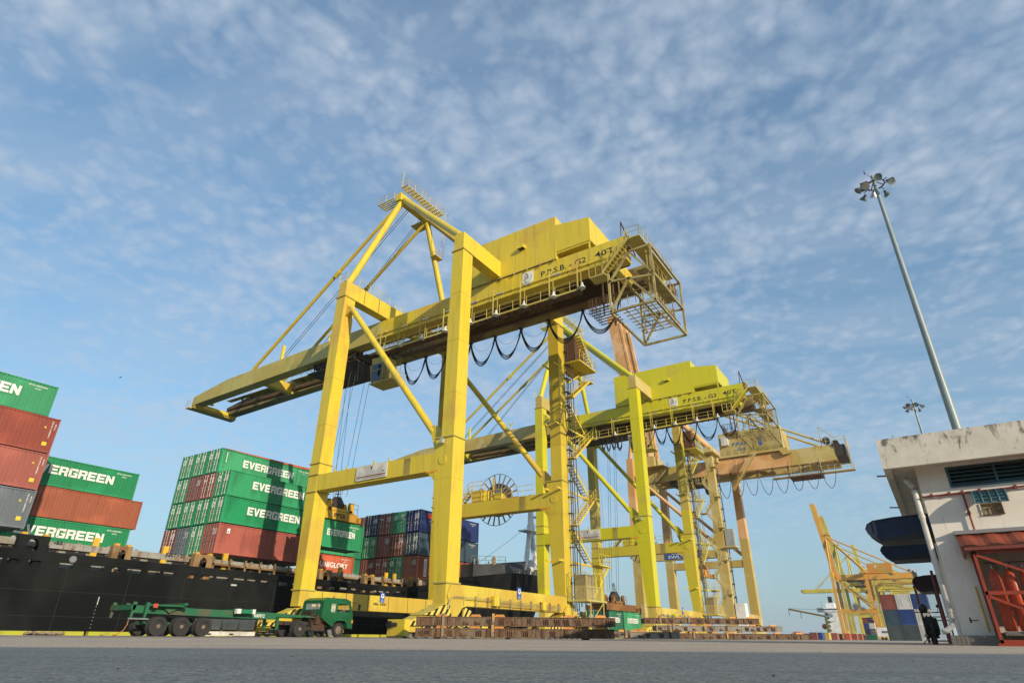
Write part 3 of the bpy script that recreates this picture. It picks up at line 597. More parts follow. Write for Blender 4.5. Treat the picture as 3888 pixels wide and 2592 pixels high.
    b = MB(); b.path([(5.818, -2.68, 29.36), (5.818, -3.0, 29.38), (5.818, -3.3, 29.55), (5.818, -3.46, 29.85), (5.818, -3.42, 30.1)], .03, 4); b.build('emblem', flat('emblem_blue', (0.05, 0.22, 0.42)), bd)
    # hanging service walkway
    m = MB(); m.box(4.95, -8.6, 26.24, 5.75, 14.8, 26.3)
    for i in range(30): m.box(4.95, -8.4+i*.8, 26.12, 5.75, -8.34+i*.8, 26.24)
    fl = m.build('walkway_floor', RUST, R)
    m = MB(); ys = [14.6, 12.0, 9.1, 6.15, 3.2, .25, -2.75, -5.75, -8.5]
    for y in ys: m.beam((5.0, y, 26.2), (5.0, y, 29.1), .09); m.beam((5.0, y, 29.05), (5.87, y, 29.05), .07); m.beam((5.7, y, 26.2), (5.7, y, 28.6), .06)
    for z in (26.85, 27.3): m.tube((5.0, ys[0], z), (5.0, ys[-1], z), .028, n=5)
    for y in range(16): m.tube((5.0, 14-1.45*y, 26.3), (5.0, 14-1.45*y, 27.3), .03, n=5)
    m.beam((4.93, 14.8, 26.3), (4.93, -8.6, 26.3), .03, .16); m.build('walkway_railing', M2 if ox else YEL_OLD, R)
    for y in ys[1:]:
        bell_lamp(R, (4.75, y-.55, 26.62))
        m = MB(); m.box(4.75, y-.35, 26.05, 5.2, y+.45, 26.09); m.build('lamp_tray', SOOT, R)
    for y in ys[1:-1]:
        m = MB(); m.box(4.9, y-1.15, 28.42, 5.02, y-.35, 28.52); m.build('tube_light', ALU, R)
    # tail frame
    T = MB(); x0, x1, y1, y0, z0, z1 = 5.1, 12.1, -11.3, -15.05, 23.3, 28.46; bw = .16
    for a, b in (((x0, y1, z0), (x0, y0, z0)), ((x0, y0, z0), (x1, y0, z0)), ((x1, y0, z0), (x1, y1, z0)), ((x1, y1, z0), (x0, y1, z0)),
                 ((x0, y0, z0), (x0, y0, z1)), ((x1, y0, z0), (x1, y0, z1)), ((x0, y1, z0), (x0, y1, 26.9)), ((x1, y1, z0), (x1, y1, 28.4)),
                 ((x0, y0, z1), (x1, y0, z1)), ((x0, y0, z1), (x0, -13.2, z1)), ((x1, y0, z1), (x1, -12.4, z1)), ((x0, -13.2, z1), (x0, y1, 26.0)),
                 ((x0, y1, 26.2), (x0, y0, 25.6)), ((x0, y1, z0), (x0, -13.0, 26.0)), ((x0, y0, z0), (x0, -13.0, 26.0)), ((x0, y0, 25.8), (x0, -13.2, z1)),
                 ((x1, y1, z0), (x1, -13.0, 26.0)), ((x1, y0, z0), (x1, -13.0, 26.0)), ((x0, y0, 25.8), (x1, y0, 25.8)), ((x1, y1, 26.2), (x1, y0, 25.8))):
        T.beam(a, b, bw)
    T.build('tail_frame', TRUSS, R)
    m = MB(); xs, ye, yf = 6.3, -14.6, -11.6
    for i in range(9): m.beam((x0+1.2+i*.62, ye, 24.0), (x0+1.2+i*.62, yf, 24.0), .06)
    for i in range(5): m.beam((x0+1.0, yf-.4-i*.72, 24.05), (x0+6.3, yf-.4-i*.72, 24.05), .07)
    for xx in (5.9, 11.4):
        for yy in (-14.4, -11.8): m.beam((xx, yy, 24), (xx, yy, 28.6), .08)
    m.rail([(5.9, -11.8, 24.1), (5.9, -14.5, 24.1), (11.4, -14.5, 24.1), (11.4, -11.8, 24.1)], 1.1, .7, .025)
    m.box(5.4, -12.9, 25.5, 11.9, -12.7, 25.6); m.box(5.4, -14.8, 26.6, 11.9, -13.6, 26.66); m.rail([(5.4, -14.8, 26.66), (11.9, -14.8, 26.66)], 1.0, .9, .022); m.rail([(11.9, -14.8, 26.66), (11.9, -11.6, 26.66)], 1.0, .9, .022)
    m.build('tail_platform', TRUSS, R)
    m = MB(); m.beam((5.3, -9.4, 24.1), (5.3, -11.2, 24.1), .1); [m.box(5.5+.45*i, -11.2, 23.95, 5.56+.45*i, -9.2, 24.02) for i in range(6)]; m.rail([(5.5, -9.2, 24.02), (5.5, -11.2, 24.02)], 1.3, .35, .025); m.rail([(5.5, -9.2, 24.02), (7.8, -9.2, 24.02)], 1.3, .35, .025); m.beam((8.5, -10.2, 24), (8.5, -10.2, 28.6), .14); m.beam((6.3, -10.2, 24), (6.3, -10.2, 28.6), .12); m.build('rusty_cage', RUST, R)
    m = MB(); m.stair((5.25, -10.9, 26.9), (5.25, -13.4, 29.5), .6, (-1, 0, 0)); m.box(4.6, -11.2, 26.75, 5.8, -9.8, 26.85); m.rail([(4.6, -9.8, 26.85), (4.6, -11.0, 26.85)], .95, .6, .022)
    m.box(4.7, -14.4, 29.4, 12.6, -13.2, 29.5); m.rail([(4.7, -13.2, 29.5), (4.7, -14.4, 29.5), (12.6, -14.4, 29.5), (12.6, -13.2, 29.5)], 1.0, 1.0, .025); m.stair((12.3, -13.2, 29.4), (9.6, -13.2, 26.7), .6, (0, -1, 0)); m.build('tail_stairs', YEL_OLD if ox == 0 else M2, R)
    m = MB(); m.tube((6.0, -12.7, 30.4), (6.6, -12.7, 30.4), .4, n=16); m.tube((11.2, -12.7, 30.0), (11.8, -12.7, 30.0), .4, n=16); m.box(5.9, -13.0, 29.6, 6.7, -12.6, 30.6); m.lathe((12.0, -14.2, 27.3), (0, 0, 1), [(0, .2), (.2, .45), (1.0, .45), (1.2, .2)], 14); m.path([(6.3, -12.2, 30.6), (6.3, -12.3, 32.6), (9.2, -12.3, 30.7)], .06, 5); m.build('tail_sheaves', RUST, R)
    # trolley, ropes, festoon
    trolley(R, ty, YEL_OLD if ox == 0 else M2)
    m = MB()
    for x in (7.6, 8.3, 9.8, 10.5):
        for y in (ty-1.6, ty+1.7): m.tube((x, y, 27.7), (8.6+(x-9.05)*1.0, y*.4+ty*.6, rope_z), .022, n=4, caps=False)
    build_each(m, 'hoist_rope', ROPE, R)
    ft = [ty-4.0, ty-4.9, ty-5.6, ty-6.3] if ox == 0 else [ty+5, ty+3.9, ty+2.9, ty+1.8]
    fy = [17.7, 14.5, 11.4, 8.1, 4.9, 1.65, -1.67, -5.45, -9.3] if ox == 0 else ([6.4, 2.2, .4, -1.85, -4.2, -7.2, -10.0])
    festoon(R, 12.0, 28.75, fy, 3.0)
    if ox: festoon(R, 8.6, 27.4, [9.6, 8.9, 8.0, 7.2, 6.2], 4.0)
    # stairs, lift, reel
    stair_tower(R, Lx, .2, M2 if ox else YEL, 27.5); lift(R, Lx+1.1, -.35, YEL_OLD if ox == 0 else M2)
    m = MB(); m.box(Lx+1.5, -1.2, 26.6, Lx+4.0, .9, 29.4); eh = m.build('switch_room', RUST, R)
    m = MB(); m.box(Lx+1.2, -1.9, 26.4, Lx+5.2, 1.2, 26.55); m.rail([(Lx+1.2, -1.9, 26.55), (Lx+5.2, -1.9, 26.55), (Lx+5.2, 1.2, 26.55)], 1.1, .9, .025); m.beam((Lx+1.4, -.3, 24.2), (Lx+4.6, -.3, 26.4), .14)
    m.stair((Lx+1.4, -1.85, 29.8), (Lx+4.4, -1.85, 26.6), .6, (0, 1, 0)); m.build('switch_room_landing', M2, R)
    cable_reel(R, Lx+1.35, 8.55, 13.0, 2.65, M1)
    m = MB(); m.rail([(Lx, 13.5, 12.7), (Lx, 3.2, 12.7)], 1.0, 1.3, .025); m.box(Lx+.05, 9.3, 12.75, Lx+1.0, 10.9, 13.9); m.rail([(Lx-.05, 9.2, 13.9), (Lx-.05, 11.1, 13.9)], .9, .5, .025); m.stair((Lx+.1, 11.2, 13.9), (Lx+.1, 12.4, 12.7), .6, (1, 0, 0)); m.box(Lx+.05, 7.2, 12.75, Lx+.8, 8.0, 13.3); m.beam((Lx+.2, 8.2, 12.7), (Lx+.2, 8.2, 15.0), .12); m.build('reel_platform', YEL if ox == 0 else M2, R)
    m = MB(); m.box(Lx+.1, 9.4, 12.9, Lx+.15, 10.8, 13.7); m.box(Lx+.2, 9.35, 12.78, Lx+1.3, 10.8, 13.85); m.build('reel_motor', SOOT, R)
    m = MB(); m.box(-.42, .75, 13.2, -.08, 1.0, 13.55); m.beam((-.2, .87, 13.35), (.02, .87, 13.3), .06); m.build('spot_light', ALU, R)
    return R
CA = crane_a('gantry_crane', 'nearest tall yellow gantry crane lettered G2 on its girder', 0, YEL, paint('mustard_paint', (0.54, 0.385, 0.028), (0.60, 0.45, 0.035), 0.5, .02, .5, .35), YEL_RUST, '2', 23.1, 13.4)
CB = crane_a('gantry_crane', 'lemon yellow gantry crane lettered G3 standing behind the nearest crane', 38.59, LIME, LIME_OLD, LIME_RUST, '3', 9.7, 5.7)
# ------------------------------------------------------------------ containers
def corr_mat(name, col, rust=0.08, rough=0.55):
    m = paint(name, col, tuple(c*0.80 for c in col), 0.5, rust+.14, rough, 0.6, 1.3); nt = m.node_tree; b = nt.nodes['Principled BSDF']; src = b.inputs['Base Color'].links[0].from_socket
    oi = N(nt, 'ShaderNodeObjectInfo'); hs = N(nt, 'ShaderNodeHueSaturation'); nt.links.new(src, hs.inputs['Color'])
    nt.links.new(math_n(nt, 'ADD', math_n(nt, 'MULTIPLY', oi.outputs['Random'], .30), .85), hs.inputs['Value']); nt.links.new(math_n(nt, 'ADD', math_n(nt, 'MULTIPLY', oi.outputs['Random'], -.15), 1.03), hs.inputs['Saturation']); nt.links.new(hs.outputs[0], b.inputs['Base Color']); return m
if True: pass
CM = {'green': corr_mat('green_container_paint', (0.016, 0.30, 0.115)), 'dark green': corr_mat('dark_green_container_paint', (0.012, 0.17, 0.085)),
      'red': corr_mat('red_container_paint', (0.36, 0.075, 0.045), .1), 'brown': corr_mat('brown_container_paint', (0.26, 0.055, 0.035), .12),
      'orange-brown': corr_mat('orange_brown_container_paint', (0.40, 0.105, 0.045), .1), 'orange': corr_mat('orange_container_paint', (0.58, 0.11, 0.035)),
      'grey': corr_mat('grey_container_paint', (0.14, 0.165, 0.19), .08), 'navy': corr_mat('navy_container_paint', (0.014, 0.024, 0.085)), 'blue': corr_mat('blue_container_paint', (0.012, 0.032, 0.17)),
      'slate blue': corr_mat('slate_blue_container_paint', (0.035, 0.075, 0.115)), 'white': corr_mat('white_container_paint', (0.62, 0.62, 0.6), .1), 'bright blue': corr_mat('bright_blue_container_paint', (0.02, 0.065, 0.26)),
      'pale red': corr_mat('pale_red_container_paint', (0.48, 0.16, 0.12)), 'yellow': corr_mat('yellow_container_paint', (0.6, 0.42, 0.06)), 'dark grey': corr_mat('dark_grey_container_paint', (0.075, 0.10, 0.11))}
LETW = paint('white_lettering_paint', (0.80, 0.79, 0.74), (0.72, 0.71, 0.66), .5, 0.03, .6, .35, 3)
CMESH = {}
def cont_meshes(L, Hc):
    k = (L, Hc)
    if k in CMESH: return CMESH[k]
    def me_of(m, nm):
        me = bpy.data.meshes.new(nm); me.from_pydata(m.v, [], m.f); me.update()
        bm = bmesh.new(); bm.from_mesh(me); bmesh.ops.recalc_face_normals(bm, faces=bm.faces); bm.to_mesh(me); bm.free(); me.materials.append(None); return me
    Wd = 2.44; b = MB()
    def corr(u0, u1, fix, inward, axis):
        n = max(4, round((u1-u0)/0.278)); p = (u1-u0)/n; pts = []
        for i in range(n):
            for t, dd in ((0.0, .035), (.30, .035), (.42, .095), (.88, .095)): pts.append((u0+(i+t)*p, fix+inward*dd))
        pts.append((u1, fix+inward*.035))
        vs = []
        for z in (.14, Hc-.10):
            vs += [((u, w, z) if axis == 'x' else (w, u, z)) for u, w in pts]
        k2 = len(pts); b.add(vs, [(i, i+1, k2+i+1, k2+i) for i in range(k2-1)])
    corr(.1, L-.1, 0, 1, 'x'); corr(.1, L-.1, Wd, -1, 'x'); corr(.1, Wd-.1, L, -1, 'y')
    b.add([(.05, .06, Hc-.05), (L-.05, .06, Hc-.05), (L-.05, Wd-.06, Hc-.05), (.05, Wd-.06, Hc-.05)], [(0, 1, 2, 3)])
    b.add([(.05, .06, .1), (L-.05, .06, .1), (L-.05, Wd-.06, .1), (.05, Wd-.06, .1)], [(3, 2, 1, 0)])
    f = MB()
    for x in (0, L-.14):
        for y in (0, Wd-.14): f.box(x, y, 0, x+.14, y+.14, Hc)
    for y in (0.01, Wd-.07):
        f.box(.14, y, .02, L-.14, y+.06, .17); f.box(.14, y, Hc-.11, L-.14, y+.06, Hc-.02)
    for x in (0.01, L-.09): f.box(x, .14, .02, x+.08, Wd-.14, .17); f.box(x, .14, Hc-.13, x+.08, Wd-.14, Hc-.02)
    for i in range(int(L/1.2)): f.box(.6+i*1.2, .07, .03, .68+i*1.2, Wd-.07, .11)
    for x in (-.008, L-.17):
        for y in (-.008, Wd-.17):
            for z in (-.004, Hc-.115): f.box(x, y, z, x+.178, y+.178, z+.12)
    doors = []
    for k3 in (0, 1):
        d = MB(); y0 = .15+k3*1.075; d.box(.05, y0, .18, .10, y0+1.065, Hc-.14)
        for j in range(5): z0 = .22+j*(Hc-.42)/5; d.box(.03, y0+.05, z0, .05, y0+1.0, z0+.09)
        r = MB()
        for yy in (.28, .72):
            r.tube((.0, y0+yy, .12), (.0, y0+yy, Hc-.1), .022, n=6)
            for z in (.2, .9, 1.5, Hc-.2): r.box(-.03, y0+yy-.05, z, .05, y0+yy+.05, z+.07)
            r.box(-.02, y0+yy-.02, 1.1, .0, y0+yy+.28, 1.16)
        doors.append((me_of(d, 'door'), me_of(r, 'locking_bars')))
    CMESH[k] = (me_of(b, 'body'), me_of(f, 'frame'), doors); return CMESH[k]
def setm(o, mat): o.material_slots[0].link = 'OBJECT'; o.material_slots[0].material = mat
FRC = {}
def container(x, y, z, col, label, group, L=12.19, Hc=2.59, text=None, logo=None, doors=True, bars='w', tw=None, marks=True, rz=0, simple=False):
    R = thing('shipping_container', label, 'container', (x, y, z), rz, group); mat = CM[col]
    bm_, fm, ds = cont_meshes(L, Hc)
    def ob(nm, me, mt, par): o = bpy.data.objects.new(nm, me); COL.objects.link(o); o.parent = par; setm(o, mt); return o
    ob('body', bm_, mat, R); ob('frame', fm, mat, R)
    if not doors:
        m = MB(); k = 9
        for i in range(k): y = .12+i*2.2/k; m.hexa([(.07, y, .16), (.09, y, .16), (.09, y+.245, .16), (.07, y+.245, .16)], [(.07, y, Hc-.1), (.09, y, Hc-.1), (.09, y+.245, Hc-.1), (.07, y+.245, Hc-.1)]); m.box(.035, y+.03, .16, .07, y+.13, Hc-.1)
        m.build('end_panel', mat, R)
    if simple: return R
    if doors:
        for d, r in ds:
            dd = ob('door', d, mat, R); ob('locking_bars', r, {'w': DIRTYW, 'g': STEEL, 's': mat}[bars], dd)
        if logo == 'disc':
            m = MB(); m.tube((.02, 1.85, Hc*.72), (.028, 1.85, Hc*.72), .30, n=18); e = m.build('emblem', LETW, R); m = MB(); m.tube((.012, 1.85, Hc*.72), (.018, 1.85, Hc*.72), .12, n=12); m.build('emblem_centre', mat, e)
        elif logo: letters(logo, (.022, 2.2, Hc*.68), RY, UZ, .75, .24, LETW, R, .03)
        m = MB(); rr = random.Random(int(x*7+y*13+z*31))
        for i in range(6): m.box(.024, .28, Hc*.82-i*.1-.05, .028, .28+rr.uniform(.4, .85), Hc*.82-i*.1)
        m.build('markings', LETW, R)
    if text:
        tw = tw or (6.7 if L > 7 else 3.75); h = .80 if L > 7 else .62; cx = L/2
        fn_ = (lambda s_, o_, r_, u_, w_, h_, m_, p_, b_: block_letters(s_, o_, r_, u_, w_, h_, m_, p_)) if text[0] == 'EVERGREEN' else letters
        fn_(text[0], (cx-tw/2+(text[3] if len(text) > 3 else 0), .03, Hc*.42 if L > 7 else Hc*.45), RX, UZ, tw, h, text[1] or LETW, R, text[2])
    if marks:
        rr = random.Random(int(x*3+z*17+y)); s = ''.join(rr.choice('0123456789') for _ in range(7))
        letters('%s%s' % ({'green': 'EMCU', 'dark green': 'EMCU'}.get(col, 'TRLU'), s), (L-2.05, .03, Hc-.42), RX, UZ, 1.35, .13, LETW, R, .01, 'number')
        letters('45G1' if Hc > 2.7 else '42G1', (L-1.6, .03, Hc-.66), RX, UZ, .45, .12, LETW, R, .01, 'number')
    return R
EV = ('EVERGREEN', None, .075)
g1 = 'containers in the tall stack at the left edge'
# bay A: four high, cut by the left edge of the photo
def plates(c, L, Hc):
    m = MB()
    m.box(L-.75, .02, .55, L-.42, .03, .85); m.build('warning_plate', YEL, c); m = MB(); m.add([(L-.98, .025, 1.95), (L-.78, .025, 1.95), (L-.88, .025, 2.15)], [(0, 1, 2)]); m.build('warning_plate', YEL, c)
    letters('HLXU 640951', (L-.50, .03, Hc-.3), -UZ, RX, 1.4, .1, LETW, c, .01, 'number'); letters('45G1', (L-.26, .03, Hc-.45), -UZ, RX, .5, .1, LETW, c, .01, 'number')
A = [('grey', 7.35, 2.9, 6.85), ('red', 10.3, 2.9, 6.8), ('red', 13.25, 2.9, 6.75)]
names = ['grey corrugated container, lowest of the tall stack at the left edge', 'dull red corrugated container lying on the grey one at the left edge', 'dull red corrugated container under the topmost green one at the left edge']
for (c, z, h, x), nm in zip(A, names):
    o = container(x, 57.9, z, c, nm, g1, Hc=h, marks=False); plates(o, 12.19, h)
container(5.85, 58.1, 16.2, 'green', 'green container topmost at the left edge, its lettering cut to the last two letters', g1, text=('EVERGREEN', None, .075, .35))
for i, (c, z, h) in enumerate((('green', 7.35, 2.59), ('brown', 10.0, 2.59), ('green', 12.65, 2.59))):
    container(6.8, 60.45, z, c, ['green container hidden behind the grey one at the left edge', 'brown container hidden behind the lower red one at the left edge', 'green container hidden behind the upper red one at the left edge'][i], g1, Hc=h, marks=False)
# bay B
g2 = 'containers in the three high stack behind the left edge stack'
container(17.9, 65.0, 6.75, 'green', 'green lettered container at the bottom of the three high stack, half behind the ship rail', g2, text=('EVERGREEN', None, .075, .3), tw=7.3)
container(18.35, 65.0, 9.38, 'orange-brown', 'orange brown container lying between two green ones', g2, Hc=2.7, marks=False)
container(17.3, 65.0, 12.1, 'green', 'green lettered container on top of the orange brown one', g2, text=('EVERGREEN', None, .075, .3), tw=7.3)
# bay C
g3 = 'containers in the four high block in the middle of the ship'
rows = ['bottom', 'third', 'second', 'top']; colsn = ['nearest the quay', 'second from the quay', 'third from the quay', 'farthest from the quay']
zc = [7.2, 10.12, 12.76, 15.40]
cc = [['red', 'green', 'grey', 'brown'], ['green', 'green', 'green', 'green'], ['green', 'brown', 'brown', 'green'], [None, 'green', 'green', 'green']]
for r in range(4):
    for k in range(4):
        c = cc[r][k]
        if not c: continue
        near = (k == 0) or (r == 3 and k == 1)
        x = 34.7+(0.0 if r != 2 or k else .05); y = 57.55+2.5*k
        wid = {3: 'top row', 2: 'row below the top', 1: 'row above the bottom', 0: 'bottom row'}[r]
        o = container(x, y, zc[r], c, '%s container in %s of middle block, column %s' % (c, wid, colsn[k]), g3, Hc=2.85 if r == 0 else 2.59,
                      text=EV if near and c == 'green' else None, logo='disc' if c == 'green' else ('TEX' if k == 1 else None), bars='w' if (r+k) % 2 or c == 'green' else 'g', marks=near)
        if r == 3 and k == 1:
            m = MB(); m.hexa([(.3, .02, 2.60), (12.1, .02, 2.60), (12.1, .5, 2.60), (.3, .5, 2.60)], [(.3, .02, 2.64), (12.1, .02, 2.86), (12.1, .5, 2.86), (.3, .5, 2.64)]); m.build('roof_tarpaulin', CM['orange'], o)
            m = MB(); m.box(.72, .028, 1.2, .80, .034, 2.3); m.build('white_strip', WHITE, o)
        if r == 0 and k == 0:
            m = MB(); m.box(1.0, .028, 1.95, 1.32, .034, 2.42); p = m.build('company_plate', WHITE, o); m = MB(); m.prism([(1.06, 2.05), (1.26, 2.05), (1.22, 2.2), (1.06, 2.12)], 'y', .02, .027); m.build('emblem', BLUE_S, p)
# short bay between the blocks
g4 = 'short containers behind the nearest crane leg'
container(48.9, 60.0, 6.25, 'orange', 'orange short container with white letters beside the rusty deck arch', g4, L=6.06, text=('UNIGLORY', None, .03), tw=4.4)
container(48.9, 60.0, 8.9, 'green', 'green short container lying on the orange one under the hanging container', g4, L=6.06, text=EV)
# bay D
g5 = 'containers in the three high block towards the bow'
zd = [6.25, 9.0, 11.75]
dd = [['orange-brown', 'green', 'brown', 'brown'], ['slate blue', 'brown', 'brown', 'green'], ['blue', 'green', 'brown', 'navy']]
for r in range(3):
    for k in range(4):
        c = dd[r][k]; wid = ['bottom', 'middle', 'top'][r]
        o = container(57.3, 51.5+2.42*k, zd[r], c, '%s container in %s row of bow block, column %s' % (c, wid, colsn[k]), g5, Hc=2.65,
                      logo='disc' if c == 'green' else ('TEX' if (k == 2 and r != 1) else None), bars='w' if (k+r) % 3 else 'g', marks=(k == 0))
        if k == 0 and r == 2: letters('GE', (1.15, .03, 1.75), RX, UZ, .95, .55, flat('red_lettering', (0.6, 0.04, 0.03)), o, .05); letters('SEACO', (2.2, .03, 1.75), RX, UZ, 2.3, .55, LETW, o, .04)
        if k == 0 and r == 0:
            m = MB(); m.box(1.25, .026, .35, 1.72, .032, 2.35); p = m.build('company_plate', WHITE, o); letters('FLORENS', (1.6, .02, .5), UZ, -RX, 1.65, .26, BLACK, p, .03)
container(56.2, 61.35, 6.3, 'dark green', 'dark green container, lower of two set back beside the bow block', g5, logo='disc', text=None, marks=False)
container(56.2, 61.35, 8.95, 'dark green', 'dark green container, upper of two set back beside the bow block', g5, bars='g', marks=False)
container(57.3, 61.2, 11.7, 'red', 'red container set back behind the navy one of the bow block', g5, marks=False)
# ------------------------------------------------------------------ spreaders and hanging loads
SPY = paint('worn_spreader_yellow', (0.62, 0.38, 0.03), (0.45, 0.24, 0.03), .5, .45, .55, .6, 3)
SPO = paint('orange_spreader_paint', (0.68, 0.27, 0.03), (0.5, 0.2, 0.03), .5, .15, .5, .5, 3)
def spreader(name, label, loc, L, mat, txt=None, rz=0):
    R = thing(name, label, 'spreader', loc, rz, 'container spreaders under the cranes')
    m = MB(); m.box(-L/2+.5, -.75, .15, L/2-.5, -.30, 1.0); m.box(-L/2+.5, .30, .15, L/2-.5, .75, 1.0); m.box(-1.0, -.5, .3, 1.0, .5, .9)
    for sx in (-1, 1): m.box(sx*(L/2-.75), -1.22, .08, sx*(L/2-.28), 1.22, .62)
    m.build('main_beam', mat, R)
    m = MB()
    for sx in (-1, 1):
        for sy in (-1, 1): m.prism([(sy*1.1, .5), (sy*1.3, .75), (sy*1.42, .55), (sy*1.36, -.15), (sy*1.24, -.15), (sy*1.24, .4)], 'x', sx*(L/2-.5), sx*(L/2-.25))
    m.build('corner_flippers', SOOT, R)
    m = MB()
    for sx in (-1, 1):
        for sy in (-1, 1): m.tube((sx*1.55, sy*.55-.12, 1.75), (sx*1.55, sy*.55+.12, 1.75), .38, n=18); m.prism([(sx*1.2, .95), (sx*1.9, .95), (sx*1.75, 1.8), (sx*1.35, 1.8)], 'y', sy*.55-.2, sy*.55+.2)
    m.box(-1.6, -.75, 1.05, 1.6, .75, 1.3); m.build('head_block', mat, R)
    m = MB(); m.lathe((0, 0, 1.3), (0, 0, 1), [(0, .75), (.5, .85), (.55, .8), (1.25, .42), (1.3, .2)], 14); m.build('cable_basket', SOOT, R)
    m = MB()
    for i in range(4):
        t = math.pi/2*i+.78; m.tube((.3*math.cos(t), .3*math.sin(t), 2.55), (.12*math.cos(t), .12*math.sin(t), 3.6), .03, n=5)
    for z in (2.9, 3.3, 3.6): m.path([(.2*math.cos(math.pi/2*i+.78), .2*math.sin(math.pi/2*i+.78), z) for i in range(5)], .025, 4)
    m.rail([(-2.4, -.7, 1.05), (-1.1, -.7, 1.05)], 1.0, .6, .022); m.rail([(1.1, -.7, 1.05), (2.4, -.7, 1.05)], 1.0, .6, .022); m.build('guard_rail', SOOT, R)
    if txt: letters(txt, (-.75, -.76, .38), RX, UZ, 1.5, .42, BLACK, R, .03)
    return R
spreader('spreader', 'dirty yellow spreader lettered PPSB hanging beside the nearest crane leg', (43.3, 50.9, 10.72), 6.06, SPY, 'PPSB')
container(40.4, 49.7, 8.0, 'green', 'green short container hanging from the yellow spreader over the deck', 'containers held by spreaders', L=6.06, Hc=2.62, text=EV)
def hang_ropes(label, pts):
    m = MB()
    for a, b in pts: m.tube(a, b, .02, n=4, caps=False)
    tag(m.build('hoist_rope', ROPE), label, 'rope')
spreader('spreader', 'rusty spreader lowered on two green containers on the quay', (81.85, 37.2, 3.25), 12.19, paint('rusty_spreader_paint', (0.30, 0.16, 0.04), (0.2, 0.09, 0.03), .5, .7, .65, .6, 3))
container(75.75, 36.0, .78, 'dark green', 'left of two green containers standing under the rusty spreader', 'containers held by spreaders', L=6.06, Hc=2.5, text=EV, logo='disc')
container(81.95, 36.0, .78, 'green', 'right of two green containers standing under the rusty spreader', 'containers held by spreaders', L=6.06, Hc=2.5, text=EV)
# ------------------------------------------------------------------ container ship
HULL = paint('black_hull_paint', (0.0055, 0.0065, 0.007), (0.013, 0.0145, 0.014), .52, .04, .75, .75, .7, .15)
FCS = paint('grey_forecastle', (0.06, 0.065, 0.065), (0.045, 0.045, 0.045), .5, .2, .6, .4)
COAM = paint('rusty_grey_coaming', (0.30, 0.30, 0.27), (0.24, 0.21, 0.16), .5, .55, .65, .6, 1.6)
PED = paint('rust_stained_beige', (0.27, 0.17, 0.07), (0.17, 0.095, 0.035), .5, .55, .65, .6, 3)
HULL.node_tree.nodes['Principled BSDF'].inputs['Specular IOR Level'].default_value = 0.12
ship = thing('container_ship', 'long black hulled container ship moored along the quay', 'ship', (60, 61, 0))
def sv(m):   # shift world coordinates into the ship's frame
    m.v = [(x-60, y-61, z) for x, y, z in m.v]; return m
st = [(-60, 0, 4.06), (20, 0, 4.06), (50, 0, 4.06), (55, 0, 4.75), (57.5, 0, 5.2), (62, 0, 6.2), (66, .15, 7.1), (74, .7, 8.1), (80, 1.7, 8.5), (88, 4.2, 8.9), (96, 8.0, 9.4), (102, 11.6, 9.9), (104, 12.4, 10.2)]
m = MB(); vs = []
for x, d, z in st:
    k = max(0, (x-60)/44); bx = x-k*k*9; bd = min(12.4, d+k*4.5)
    vs += [(x, 48.5+d, z), (x, 73.5-d, z), (bx, 48.5+bd, -3.2), (bx, 73.5-bd, -3.2)]
fs = []
for i in range(len(st)-1):
    a = i*4; b = a+4; fs += [(a, b, b+2, a+2), (a+1, a+3, b+3, b+1), (a, a+1, b+1, b)]
fs += [(0, 2, 3, 1), (len(st)*4-4, len(st)*4-3, len(st)*4-1, len(st)*4-2)]
m.add(vs, fs); sv(m).build('hull', HULL, ship)
m = MB(); bw = [(-60, 4.35, 5.0), (15, 4.35, 4.97), (50, 4.33, 4.86), (53, 4.5, 5.0), (57, 4.9, 5.55)]
for (xa, la, ha), (xb, lb, hb) in zip(bw, bw[1:]): m.hexa([(xa, 48.5, la), (xb, 48.5, lb), (xb, 48.62, lb), (xa, 48.62, la)], [(xa, 48.5, ha), (xb, 48.5, hb), (xb, 48.62, hb), (xa, 48.62, ha)])
x = -20; rr = random.Random(5)
while x < 54: wdt = rr.choice((.25, .5, 1.1)); m.box(x, 48.5, 4.06, x+wdt, 48.6, 4.36); x += wdt+rr.uniform(.5, 1.1)
sv(m).build('bulwark', HULL, ship)
m = MB()
for i in range(22): m.box(-30+4.1*i, 48.485, -2, -29.97+4.1*i, 48.51, 4.0)
for z in (1.1, 2.6): m.box(-60, 48.487, z, 55, 48.51, z+.025)
sv(m).build('plate_seam', paint('rusty_seam', (.016, .014, .012), None, .5, .1, .8, .5, 1), ship)
